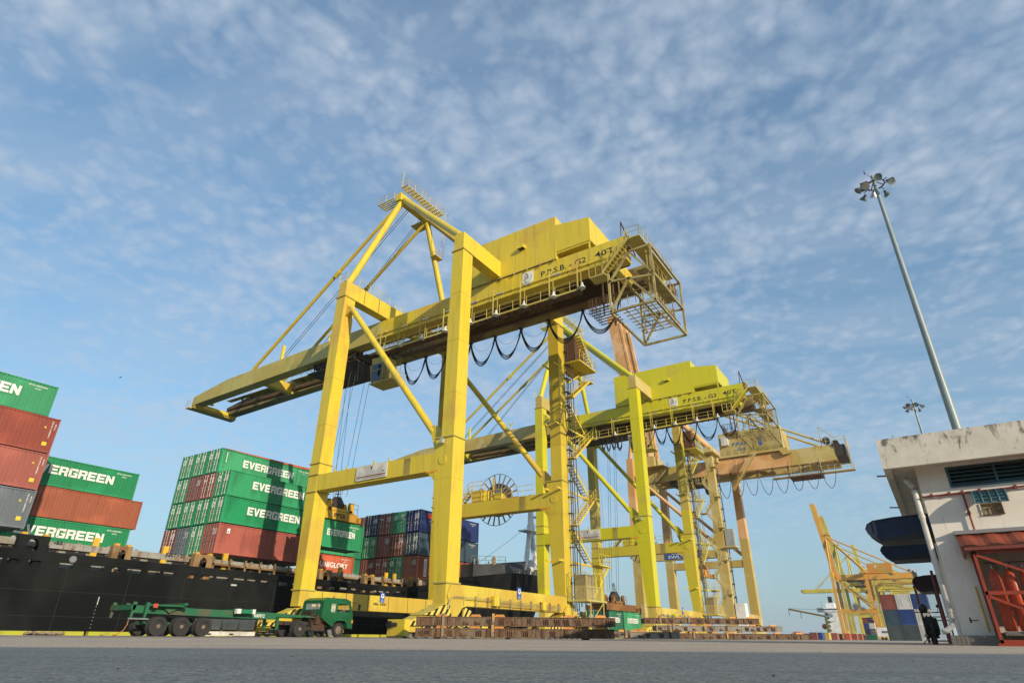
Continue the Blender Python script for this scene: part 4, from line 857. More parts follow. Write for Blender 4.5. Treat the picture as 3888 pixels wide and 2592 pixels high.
# openings show beige deck gear behind the bulwark
m = MB(); m.box(-60, 50.3, 4.06, 56, 50.42, 5.7); 
for i in range(44): m.box(-30+2*i, 50.2, 4.3, -29.8+2*i, 50.3, 5.9)
m.box(-60, 50.0, 5.35, 56, 50.4, 5.78); m.box(-60, 50.4, 5.6, 56, 71, 5.8); m.box(56.5, 50.8, 5.4, 70, 71, 6.1)
co = sv(m).build('hatch_coaming', COAM, ship)
m = MB()
for i in range(46): m.box(-30+1.9*i, 50.16, 5.05, -28.7+1.9*i, 50.21, 5.25)
build_each(sv(m), 'coaming_slot', BLACK, co)
for t, x, w_ in (('-6S', 18.4, .55), ('32KT - 21', 26.2, 1.5)): letters(t, (x-60, 50.15-61-.27, 5.62), RX, UZ, w_, .26, BLACK, co, .02)
for i, (xa, xb, mt, z1) in enumerate(((15.95, 17.7, HULL, 5.9), (21.75, 23.1, PED, 5.85), (27.9, 29.5, PED, 5.9), (40.5, 42.0, PED, 5.7), (46.3, 47.8, PED, 5.7), (53.2, 54.7, PED, 5.9))):
    m = MB(); w2 = (xb-xa); a1, a2 = xa+w2*.32, xa+w2*.68; n = 8; zb = 4.93
    arch = [(a1, zb)]+[(xa+w2/2-w2*.18*math.cos(math.pi*k/n), zb+(z1-zb)*.45+w2*.18*math.sin(math.pi*k/n)) for k in range(n+1)]+[(a2, zb)]
    for p, q in zip(arch, arch[1:]): m.hexa([(p[0], 48.7, p[1]), (q[0], 48.7, q[1]), (q[0], 49.2, q[1]), (p[0], 49.2, p[1])], [(p[0], 48.7, z1), (q[0], 48.7, z1), (q[0], 49.2, z1), (p[0], 49.2, z1)])
    m.box(xa, 48.7, 4.06, a1, 49.2, z1); m.box(a2, 48.7, 4.06, xb, 49.2, z1)
    pd = sv(m).build('container_pedestal', mt, ship)
    m = MB(); m.box(xa+.1, 48.75, z1, xa+.4, 49.1, z1+.14); m.box(xb-.4, 48.75, z1, xb-.1, 49.1, z1+.14); build_each(sv(m), 'deck_socket', paint('amber_paint', (.6, .33, .03)), pd)
m = MB()
for x in (13.2, 14.6, 20.9, 26.0, 31.2, 44.0, 50.6, 51.9): m.box(x, 50.02, 4.7, x+.42, 50.2, 6.35)
build_each(sv(m), 'yellow_post', paint('amber_paint', (.66, .40, .03)), ship)
m = MB()
for xa, xb in ((30.1, 40.3), (42.6, 46.0), (48.4, 56)):
    m.box(xa, 49.6, 5.3, xb, 49.75, 5.45)
    for i in range(int((xb-xa)/1.5)): m.box(xa+i*1.5, 49.6, 4.9, xa+i*1.5+.12, 49.75, 5.9)
for i in range(14): m.box(57.6+i*.85, 50.6, 5.3, 57.8+i*.85, 50.9, 6.2)
sv(m).build('lashing_gear', PED, ship)
m = MB(); m.tube((19.3, 48.42, 4.62), (19.3, 48.5, 4.62), .22, n=20); m.tube((19.3, 48.4, 4.62), (19.3, 48.43, 4.62), .16, n=20); sv(m).build('fairlead', STEEL, ship)
m = MB()
for i in range(9): m.box(21.6, 48.46, .45+i*.22, 21.63, 48.49, .49+i*.22)
m.box(21.62, 48.46, 1.9, 21.66, 48.49, 2.4); m.box(31.4, 48.46, 3.74, 31.9, 48.49, 3.86); sv(m).build('draught_marks', DIRTYW, ship)
m = MB(); fp = [(69.6, 49.9, 7.7, 8.5), (78, 51.5, 8.6, 9.5)]
m.hexa([(65.8, 49.5, 6.9), (78.5, 51.2, 8.3), (78.5, 71, 8.3), (65.8, 72.5, 6.9)], [(65.8, 49.5, 8.6), (76.5, 51.2, 9.5), (76.5, 71, 9.5), (65.8, 72.5, 8.6)])
m.hexa([(80.5, 51.6, 8.4), (90, 55.5, 8.9), (90, 66.5, 8.9), (80.5, 70, 8.4)], [(82.5, 51.9, 10.6), (88, 55.6, 9.6), (88, 66.5, 9.6), (82.5, 70, 10.6)])
m.hexa([(88, 55.2, 8.8), (103.5, 60.5, 10.1), (103.5, 61.5, 10.1), (88, 66.8, 8.8)], [(88, 55.0, 10.0), (104, 60.5, 11.5), (104, 61.5, 11.5), (88, 67, 10.0)])
sv(m).build('forecastle', FCS, ship)
m = MB(); m.rail([(66, 50, 8.65), (76, 51.3, 9.55)], 1.0, 2.2, .03); m.path([(81.5, 50.9, 8.5), (80.6, 50.6, 9.9), (79.6, 50.5, 9.9)], .05, 5); m.path([(80.6, 50.9, 8.5), (79.8, 50.6, 9.7)], .05, 5); m.rail([(77.5, 50.9, 8.2), (92, 55, 9.0)], .8, 3, .025)
for x in (68, 68.9, 71.4): m.tube((x, 51, 8.6), (x, 51, 9.5), .14, n=8)
sv(m).build('deck_railing', STEEL, ship)
m = MB(); m.lathe((74, 52, 9.3), (0, 0, 1), [(0, .3), (.9, .3), (1.2, .12)], 10); m.tube((69.8, 52, 9), (69.8, 52, 10), .2, n=8); build_each(sv(m), 'deck_vent', PED, ship)
m = MB(); m.tube((83.2, 52.0, 9.55), (84.6, 52.4, 9.6), .3, n=14); m.tube((84.6, 52.4, 9.6), (85.2, 52.55, 9.62), .42, n=14); m.beam((84.6, 52.4, 8.6), (84.6, 52.4, 9.4), .1); sv(m).build('life_raft_canister', DIRTYW, ship)
m = MB()
for a in (95.6, 100.0): m.hexa([(a-.3, 60.2, 9.6), (a+.3, 60.2, 9.6), (a+.3, 60.8, 9.6), (a-.3, 60.8, 9.6)], [(97.4 if a < 97 else 97.9, 60.2, 17.6), (98.0 if a < 97 else 98.5, 60.2, 17.6), (98.0 if a < 97 else 98.5, 61, 17.6), (97.4 if a < 97 else 97.9, 61, 17.6)])
m.hexa([(97.3, 60.2, 17.6), (98.7, 60.2, 17.6), (98.7, 60.9, 17.6), (97.3, 60.9, 17.6)], [(97.75, 60.4, 24.5), (98.2, 60.4, 24.5), (98.2, 60.8, 24.5), (97.75, 60.8, 24.5)])
m.box(95.2, 59.4, 17.5, 100.6, 61.6, 17.7); m.rail([(95.2, 59.4, 17.7), (100.6, 59.4, 17.7)], 1, 1, .04); m.box(98.2, 59.8, 20.3, 100.2, 60.6, 20.5); m.box(98.2, 59.8, 22.4, 99.6, 60.4, 22.6); m.tube((95.4, 59.6, 17.6), (95.2, 59.6, 18.4), .06)
m.tube((97.8, 60.6, 9.6), (97.8, 60.6, 12.6), 1.0, n=16); sv(m).build('foremast', flat('white_mast', (.85, .86, .86)), ship)
m = MB(); m.tube((97, 60.5, 18.5), (80, 61, 9.5), .03, n=4); m.tube((98.5, 60.5, 18.5), (104, 61, 11), .03, n=4); sv(m).build('mast_stay', ROPE, ship)
# ------------------------------------------------------------------ green terminal truck and trailer
TG = paint('truck_green', (0.013, 0.115, 0.042), (0.010, 0.09, 0.034), .5, .05, .28, .3, 3)
TRG = paint('trailer_green', (0.015, 0.125, 0.052), (0.085, 0.095, 0.055), .58, .12, .55, .5, 3)
TYRE = flat('tyre_rubber', (0.032, 0.030, 0.028), .9); RIM = paint('dirty_rim', (0.20, 0.15, 0.11), None, .5, .3, .7, .5, 5)
def wheel(par, x, y, z, r, w, front=False, side=-1):
    n = 28; t = MB(); t.lathe((x, y, z), (0, side, 0), [(-w/2, r*.55), (-w/2, r*.90), (-w/2+.04, r*.985), (-.02, r), (w/2-.04, r*.985), (w/2, r*.90), (w/2, r*.62), (w/2-.06, r*.56)], n); tt = t.build('wheel', TYRE, par, True)
    q = MB(); q.lathe((x, y, z), (0, side, 0), ([(-w/2+.02, r*.55), (w/2-.05, r*.56), (w/2-.03, r*.50), (w/2-.03, r*.30), (w/2+.02, r*.2), (w/2+.04, .02)] if front else [(-w/2+.02, r*.55), (w/2-.05, r*.57), (w/2-.16, r*.5), (w/2-.17, r*.28), (w/2-.02, r*.2), (w/2-.0, .02)]), n)
    q.build('rim', RIM, tt, True); return tt
tr = thing('flatbed_trailer', 'empty green skeletal container trailer behind the green truck, lettered HAF012', 'trailer', (18.8, 38.3, 0))
X = lambda v: v-18.8
m = MB()
for y in (.62, 1.62):
    m.prism([(X(19.3), 1.22), (X(22.3), 1.17), (X(29.1), 1.08), (X(29.2), 1.28), (X(32.2), 1.24), (X(32.2), 1.40), (X(29.0), 1.50), (X(22.3), 1.58), (X(19.3), 1.62)], 'y', y, y+.16)
for x in (19.3, 21, 23.5, 25.5, 27.5, 29.2, 31.0): m.box(X(x), .7, 1.25, X(x)+.12, 1.7, 1.42)
m.build('frame', TRG, tr)
m = MB()
for x in (19.0, 19.75): m.prism([(X(x), .95), (X(x)+.10, .95), (X(x)+.22, 1.75), (X(x)+.02, 1.78)], 'y', 0, .12); m.prism([(X(x), .95), (X(x)+.10, .95), (X(x)+.22, 1.75), (X(x)+.02, 1.78)], 'y', 2.28, 2.4)
m.box(X(18.95), 0, 1.35, X(19.2), 2.4, 1.62); m.box(X(19.9), -.02, 1.60, X(22.2), .5, 1.68); m.box(X(22.0), -.02, 1.55, X(22.2), 2.42, 1.82); m.box(X(18.9), .0, .88, X(20.0), .1, .95)
m.prism([(X(20.9), 1.6), (X(22.1), 1.6), (X(21.4), 1.25)], 'y', .4, .5)
m.build('rear_bolster', TRG, tr)
m = MB(); m.box(X(25.9), -.02, 1.38, X(26.75), 2.42, 1.62); m.build('middle_bolster', paint('fresh_green', (.02, .22, .09)), tr)
m = MB(); m.box(X(25.6), -.03, 1.36, X(25.9), .25, 1.64); m.box(X(26.75), -.03, 1.36, X(26.98), .25, 1.64); build_each(m, 'twistlock_cover', WHITE, tr)
m = MB(); m.box(X(20.15), -.03, 1.5, X(20.4), .0, 1.72); m.build('marker_plate', flat('red_marker', (.5, .06, .03)), tr)
letters('HAF012', (X(27.35), .595, 1.18), RX, UZ, .82, .22, LETW, tr, .02)
m = MB(); m.box(X(31.4), .3, 1.28, X(32.6), 2.1, 1.34); m.box(X(29.1), .4, .45, X(29.25), .6, 1.2); m.box(X(29.1), 1.8, .45, X(29.25), 2.0, 1.2); m.box(X(20.2), .9, .6, X(24.2), 1.5, .75); m.build('landing_gear', TRG, tr)
m = MB(); m.box(X(18.92), -.02, .86, X(20.05), .05, .93); m.build('rear_guard_bar', STEEL, tr)
m = MB(); m.path([(X(19.0), .1, .9), (X(18.95), .0, .6), (X(18.8), -.05, .3), (X(18.5), -.05, .08), (X(18.3), -.05, .05)], .025, 5); m.build('hanging_strap', flat('orange_strap', (.4, .14, .05)), tr)
m = MB()
for x in (20.75, 22.15, 23.55): m.tube((X(x), .2, .53), (X(x), 2.2, .53), .08, n=8)
build_each(m, 'axle', SOOT, tr)
for x in (20.75, 22.15, 23.55):
    for y, s in ((.14, -1), (.46, -1), (1.94, 1), (2.26, 1)): wheel(tr, X(x), y, .53, .53, .28, side=s)
tk = thing('truck', 'green cab over truck with its driver at the window, facing right', 'truck', (30.2, 38.3, 0)); X = lambda v: v-30.2
m = MB()
for y in (.75, 1.55): m.box(X(30.0), y, .78, X(35.2), y+.12, 1.0)
m.box(X(32.1), .5, .5, X(33.4), 1.9, 1.05); m.tube((X(31.3), .35, .55), (X(33.2), .35, .5), .16, n=10); m.box(X(31.9), .15, .42, X(33.0), .5, .8); m.box(X(32.2), .7, .95, X(32.9), 1.7, 1.75); m.tube((X(31.4), .4, .8), (X(31.4), 2.0, .8), .25, n=10); m.box(X(32.3), .2, .85, X(32.75), .75, 1.45)
m.path([(X(31.9), .5, 1.1), (X(32.2), .4, 1.5), (X(32.4), .45, 1.9)], .04, 5); m.path([(X(31.9), .8, 1.1), (X(32.3), .7, 1.35), (X(32.6), .6, 1.9)], .03, 5)
m.build('chassis', SOOT, tk)
cabprof = [(32.55, 1.30), (32.62, 2.15), (32.72, 2.50), (33.0, 2.64), (34.9, 2.64), (35.2, 2.55), (35.38, 2.2), (35.62, 1.55), (35.68, 1.05), (35.66, .62), (35.15, .60), (35.02, .95), (34.75, 1.15), (34.05, 1.15), (33.78, .98), (33.66, .72), (33.2, .95)]
cabprof = [(X(a), b) for a, b in cabprof]
def cabside(y0, y1): m.prism(cabprof, 'y', y0, y1)
m = MB()
# cab shell: side skins with window holes built from strips
def strip(pts): m.prism([(X(a), b) for a, b in pts], 'y', 0, .05); m.prism([(X(a), b) for a, b in pts], 'y', 2.25, 2.3)
strip([(32.55, 1.30), (33.2, .95), (33.66, .72), (33.78, .98), (34.05, 1.15), (34.75, 1.15), (35.02, .95), (35.15, .60), (35.66, .62), (35.68, 1.05), (35.62, 1.55), (35.58, 1.70), (32.58, 1.70)])
strip([(32.58, 1.70), (33.42, 1.70), (33.42, 2.28), (32.64, 2.28)]); strip([(33.86, 1.70), (34.04, 1.70), (34.04, 2.28), (33.86, 2.28)]); strip([(35.3, 1.70), (35.58, 1.70), (35.38, 2.2), (35.34, 2.28), (35.16, 2.28)]); strip([(32.64, 2.28), (35.34, 2.28), (35.2, 2.55), (34.9, 2.64), (33.0, 2.64), (32.72, 2.50)])
m.hexa([(X(32.70), .05, 2.5), (X(35.2), .05, 2.52), (X(35.2), 2.25, 2.52), (X(32.70), 2.25, 2.5)], [(X(33.0), .1, 2.68), (X(34.9), .1, 2.68), (X(34.9), 2.2, 2.68), (X(33.0), 2.2, 2.68)])
m.hexa([(X(32.55), .05, 1.3), (X(32.62), .05, 1.3), (X(32.62), 2.25, 1.3), (X(32.55), 2.25, 1.3)], [(X(32.58), .05, 1.85), (X(32.64), .05, 1.85), (X(32.64), 2.25, 1.85), (X(32.58), 2.25, 1.85)])
m.box(X(32.64), .05, 1.85, X(32.70), .35, 2.3); m.box(X(32.64), 1.95, 1.85, X(32.70), 2.25, 2.3); m.box(X(32.66), .05, 2.28, X(32.76), 2.25, 2.5); m.box(X(35.60), .05, .62, X(35.68), 2.25, 1.6); m.box(X(32.6), .05, 1.28, X(35.6), 2.25, 1.34)
m.box(X(35.2), .05, 2.25, X(35.36), 2.25, 2.52)
cab = m.build('cab', TG, tk)
m = MB(); m.prism([(X(a), b) for a, b in ((33.42, 1.7), (33.86, 1.7), (33.86, 2.28), (33.42, 2.28))], 'y', .02, .03); m.hexa([(X(35.58), .12, 1.62), (X(35.6), .12, 1.62), (X(35.6), 2.18, 1.62), (X(35.58), 2.18, 1.62)], [(X(35.33), .12, 2.25), (X(35.35), .12, 2.25), (X(35.35), 2.18, 2.25), (X(35.33), 2.18, 2.25)]); m.box(X(32.66), .35, 1.87, X(32.68), 1.95, 2.28); m.build('window', CGLASS, cab)
m = MB(); m.prism([(X(a), b) for a, b in ((34.05, 1.35), (35.45, 1.35), (35.3, 1.72), (34.05, 1.72))], 'y', -.012, -.002)
m.box(X(34.03), -.015, 1.12, X(34.05), 0, 2.28); m.box(X(34.15), -.04, 1.5, X(34.35), 0, 1.54); m.build('door', TG, cab)
m = MB(); m.prism([(X(a), b) for a, b in ((33.6, .7), (33.72, 1.05), (34.0, 1.22), (34.8, 1.22), (35.08, 1.02), (35.2, .6), (35.12, .6), (35.0, .95), (34.76, 1.13), (34.04, 1.13), (33.8, .98), (33.68, .7))], 'y', -.10, .35); m.build('wheel_arch', TG, cab)
m = MB(); m.box(X(35.66), .1, .55, X(35.82), 2.2, .82); m.build('bumper', BLACK, cab)
m = MB(); m.tube((X(35.68), .3, 1.0), (X(35.74), .3, 1.0), .13, n=14); m.build('headlight', ALU, cab); m = MB(); m.tube((X(35.68), 2.0, 1.0), (X(35.74), 2.0, 1.0), .13, n=14); m.build('headlight', ALU, cab)
m = MB(); m.box(X(35.55), -.02, .98, X(35.69), .08, 1.2); m.build('indicator', flat('amber_lens', (.7, .3, .02), .3), cab)
m = MB(); m.path([(X(35.25), 0, 2.4), (X(35.75), -.25, 2.42), (X(35.95), -.3, 2.3)], .014, 5); m.path([(X(35.55), 0, 1.75), (X(35.85), -.28, 1.8), (X(35.95), -.3, 1.95)], .014, 5); m.box(X(35.90), -.42, 1.9, X(35.96), -.2, 2.3); m.build('mirror', BLACK, cab)
m = MB(); m.tube((X(34.4), 1.0, 2.66), (X(34.4), 1.0, 2.74), .05, n=8); m.tube((X(34.4), 1.0, 2.74), (X(34.4), 1.0, 2.86), .06, n=10); m.build('beacon', flat('red_lens', (.45, .05, .03), .3), cab)
m = MB(); m.box(X(33.2), .3, 1.34, X(33.8), 2.0, 1.5); m.box(X(33.2), .3, 1.5, X(33.35), 2.0, 2.1); m.box(X(35.1), .2, 1.3, X(35.45), 2.1, 1.62); m.build('seat_and_dash', BLACK, cab)
for y, s in ((.14, -1), (2.1, 1)): wheel(tk, X(34.4), y, .5, .5, .27, True, s)
for y, s in ((.14, -1), (.45, -1), (1.85, 1), (2.16, 1)): wheel(tk, X(30.85), y, .52, .52, .27, False, s)
# driver
def skin_body(name, verts, edges, radii, mat, sub=2, root=0):
    me = bpy.data.meshes.new(name); me.from_pydata(verts, edges, []); o = bpy.data.objects.new(name, me); COL.objects.link(o)
    md = o.modifiers.new('skin', 'SKIN'); 
    for i, r in enumerate(radii): me.skin_vertices[0].data[i].radius = (r, r) if isinstance(r, (int, float)) else r
    me.skin_vertices[0].data[root].use_root = True
    sb_ = o.modifiers.new('sub', 'SUBSURF'); sb_.levels = sub; sb_.render_levels = sub
    dg = bpy.context.evaluated_depsgraph_get(); nm = bpy.data.meshes.new_from_object(o.evaluated_get(dg)); nm.materials.clear(); nm.materials.append(mat)
    nm.polygons.foreach_set('use_smooth', [True]*len(nm.polygons))
    bpy.data.objects.remove(o); bpy.data.meshes.remove(me); r = bpy.data.objects.new(name, nm); COL.objects.link(r); return r
SKIN = flat('brown_skin', (0.24, 0.12, 0.075), .55)
dv = thing('person', 'truck driver in a pale shirt sitting inside the green cab, arm at the window', 'person', (33.75, 38.95, 1.5))
V = [(0, 0, 0), (0.02, 0, .25), (.05, 0, .45), (.06, 0, .52), (.08, 0, .58), (.10, 0, .68), (.11, 0, .76), (.04, -.19, .42), (.12, -.30, .20), (.38, -.32, .14), (.46, -.32, .16), (.53, -.35, .18), (.54, -.32, .19), (.54, -.30, .18), (.53, -.28, .16), (.50, -.27, .20), (.04, .19, .42), (.16, .24, .2), (.40, .16, .22), (.25, -.1, -.02), (.55, -.1, 0), (.25, .1, -.02), (.55, .1, 0), (.62, -.1, -.22), (.62, .1, -.22)]
Ed = [(0, 1), (1, 2), (2, 3), (3, 4), (4, 5), (5, 6), (2, 7), (7, 8), (8, 9), (9, 10), (10, 11), (10, 12), (10, 13), (10, 14), (10, 15), (2, 16), (16, 17), (17, 18), (0, 19), (19, 20), (0, 21), (21, 22), (20, 23), (22, 24)]
Rd = [.15, .15, .14, .06, .07, .095, .07, .07, .052, .038, .032, .01, .01, .01, .01, .011, .07, .05, .035, .09, .06, .09, .06, .05, .05]
bd_ = skin_body('body', V, Ed, Rd, SKIN); bd_.parent = dv
sh = skin_body('shirt', [(0, 0, .0), (.02, 0, .25), (.05, 0, .45), (.04, -.19, .42), (.11, -.27, .25), (.04, .19, .42), (.13, .23, .27)], [(0, 1), (1, 2), (2, 3), (3, 4), (2, 5), (5, 6)], [.165, .168, .155, .085, .068, .085, .068], flat('pale_pink_shirt', (.60, .48, .46), .8)); sh.parent = dv
m = MB(); m.lathe((.085, 0, .69), (-.1, 0, 1), [(-.02, .10), (.04, .108), (.09, .09), (.12, .04)], 14); m.build('hair', BLACK, dv, True)
# ------------------------------------------------------------------ concrete blocks behind the trailer
cb = thing('weight_crate', 'pale skid with three concrete blocks standing behind the trailer', 'weights', (25.3, 41.2, 0))
m = MB(); m.box(0, 0, .05, 4.0, 1.3, .32); sk = m.build('skid', DIRTYW, cb)
m = MB(); m.box(.35, -.01, .1, .65, 0, .2); m.box(2.0, -.01, .1, 2.3, 0, .2); m.build('fork_pocket', BLACK, sk)
for i in range(3): m = MB(); m.hexa([(.1+i*1.28, 0.05, .42), (1.28+i*1.28, .05, .42), (1.28+i*1.28, 1.2, .42), (.1+i*1.28, 1.2, .42)], [(.06+i*1.28, .02, 1.08), (1.32+i*1.28, .02, 1.08), (1.32+i*1.28, 1.23, 1.08), (.06+i*1.28, 1.23, 1.08)]); m.build('block', DIRTYW, cb)
m = MB()
for i in range(4): m.box(.02+i*1.28, .0, .32, .14+i*1.28, 1.25, .46)
m.box(3.92, -.02, .3, 4.05, .1, 1.1); build_each(m, 'spacer', PED, cb)
# ------------------------------------------------------------------ rusty lifting frames stacked on the ground
def streak_rust(name, pale, t):
    m, nt, b = base_mat(name); tc = N(nt, 'ShaderNodeTexCoord').outputs['Object']
    rc = ramp(nt, noise(nt, tc, 7, 6, .7), [(.3, (.035, .017, .010)), (.5, (.095, .045, .021)), (.72, (.19, .098, .046))])
    v = noise(nt, mapping(nt, tc, (5.5, 5.5, .55)), 1.6, 6, .7, .3); big = noise(nt, mapping(nt, tc, (.5, .5, .3)), 1.0, 3, .5)
    k = ramp(nt, math_n(nt, 'ADD', v, math_n(nt, 'MULTIPLY', big, .6)), [(t, 0.0), (t+.10, 1.0)])
    pc_ = ramp(nt, noise(nt, tc, 11, 4, .7), [(.3, tuple(x*.6 for x in pale)), (.7, pale)])
    nt.links.new(mixc(nt, math_n(nt, 'MULTIPLY', k, .8), rc, pc_), b.inputs['Base Color']); b.inputs['Roughness'].default_value = .85
    bn = N(nt, 'ShaderNodeBump'); bn.inputs['Strength'].default_value = .3; bn.inputs['Distance'].default_value = .02; nt.links.new(noise(nt, tc, 9, 5, .6), bn.inputs['Height']); nt.links.new(bn.outputs[0], b.inputs['Normal']); return m
RF = streak_rust('rusted_frame_steel', (.20, .15, .095), .76); RG = streak_rust('rusty_grey_frame_steel', (.32, .30, .25), .68)
def lift_frame(label, a, b, z, mat, ztop=None, txt=None, h=.46, seed=0):
    a, b = Vector((a[0], a[1], z)), Vector((b[0], b[1], z)); d = b-a; L = d.length; ang = math.atan2(d.y, d.x); rr = random.Random(seed)
    R = thing('lifting_frame', label, 'lifting frame', tuple(a), ang, 'rusty lifting frames stacked on the ground')
    m = MB(); Wd = 1.7
    for y in (0, Wd-.12): m.box(0, y, 0, L, y+.03, h); m.box(0, y-.05, 0, L, y+.1, .035); m.box(0, y-.05, h-.035, L, y+.1, h)
    for x in (0, L*.33, L*.66, L-.15): m.box(x, .1, .05, x+.15, Wd-.1, h-.05)
    m.build('frame_beam', mat, R)
    m = MB(); x = .25
    while x < L-.3:
        k = rr.random()
        if k < .5:
            for j in range(3): m.prism([(x+j*.11, .04), (x+.03+j*.11, .04), (x+.03+j*.11, h*.75), (x+j*.11-.05, h*.75)], 'y', -.07, 0)
        elif k < .75: m.box(x, -.10, h*.2, x+.3, 0, h*.34); m.box(x, -.08, .05, x+.1, 0, h*.5)
        else: m.box(x, -.07, .0, x+.14, 0, h)
        x += rr.uniform(.5, 1.0)
    build_each(m, 'gusset', RUST, R)
    m = MB()
    for x in (L*.10, L*.27, L*.39, L*.74, L*.9): m.prism([(x, h), (x+.1, h+.12), (x+.55, h+.12), (x+.62, h)], 'y', .0, .2)
    build_each(m, 'lock_housing', SPO, R)
    m = MB()
    for x in ((.13*L, .38*L) if L > 8 else (.2*L,)): m.box(x, -.10, h*.1, x+.14, .04, h+.17)
    build_each(m, 'corner_guide', paint('guide_paint', (.5, .27, .05), (.22, .16, .1), .5, .5, .6, .5, 4), R)
    if txt:
        for t, xx in txt: letters(t, (xx, -.055, h*.3), RX, UZ, .34, .2, BLACK, R, .02)
    return R
a0, b0 = Vector((27.6, 24.6)), Vector((33.9, 15.55))
lift_frame('rusty brown lifting frame with red ends, lower of the two nearest', a0, b0, .08, RF, txt=[('50', .45)], seed=1)
lift_frame('rusty brown lifting frame lettered 5P, lying above the nearest one', a0+Vector((.03, .02)), b0+Vector((.02, -.1)), .66, RF, txt=[('5P', 3.9), ('BP', 6.2)], seed=2)
for k, t in enumerate((0.02, .5, .97)):
    p = a0.lerp(b0, t)
m = MB()
pk = thing('timber_bearer', 'dark bearers under and between the rusty frames', 'bearer', (a0.x, a0.y, 0), math.atan2((b0-a0).y, (b0-a0).x))
for x in (1.0, 5.0, 9.4): m.box(x, .1, 0, x+.25, 1.6, .08); m.box(x, .1, .56, x+.25, 1.6, .66)
m.build('bearer', SOOT, pk)
lift_frame('greyish lifting frame on the ground to the right of the nearest pair', (41.4, 19.2), (43.9, 15.3), .1, RG, txt=[('JMS', .6)], seed=3, h=.4)
u_ = Vector((.555, -.832)); p3 = Vector((58.7, 19.3))
for i, (o1, ln, mt, lb) in enumerate(((-1.5, 12.0, RF, 'rusty lifting frame at the bottom of the far pile of three'), (-3.2, 11.4, RG, 'grey and rust lifting frame in the middle of the far pile of three'), (-4.2, 10.4, RF, 'rusty lifting frame on top of the far pile of three'))):
    lift_frame(lb, p3+u_*o1, p3+u_*(o1+ln), .08+.62*i, mt, seed=10+i)
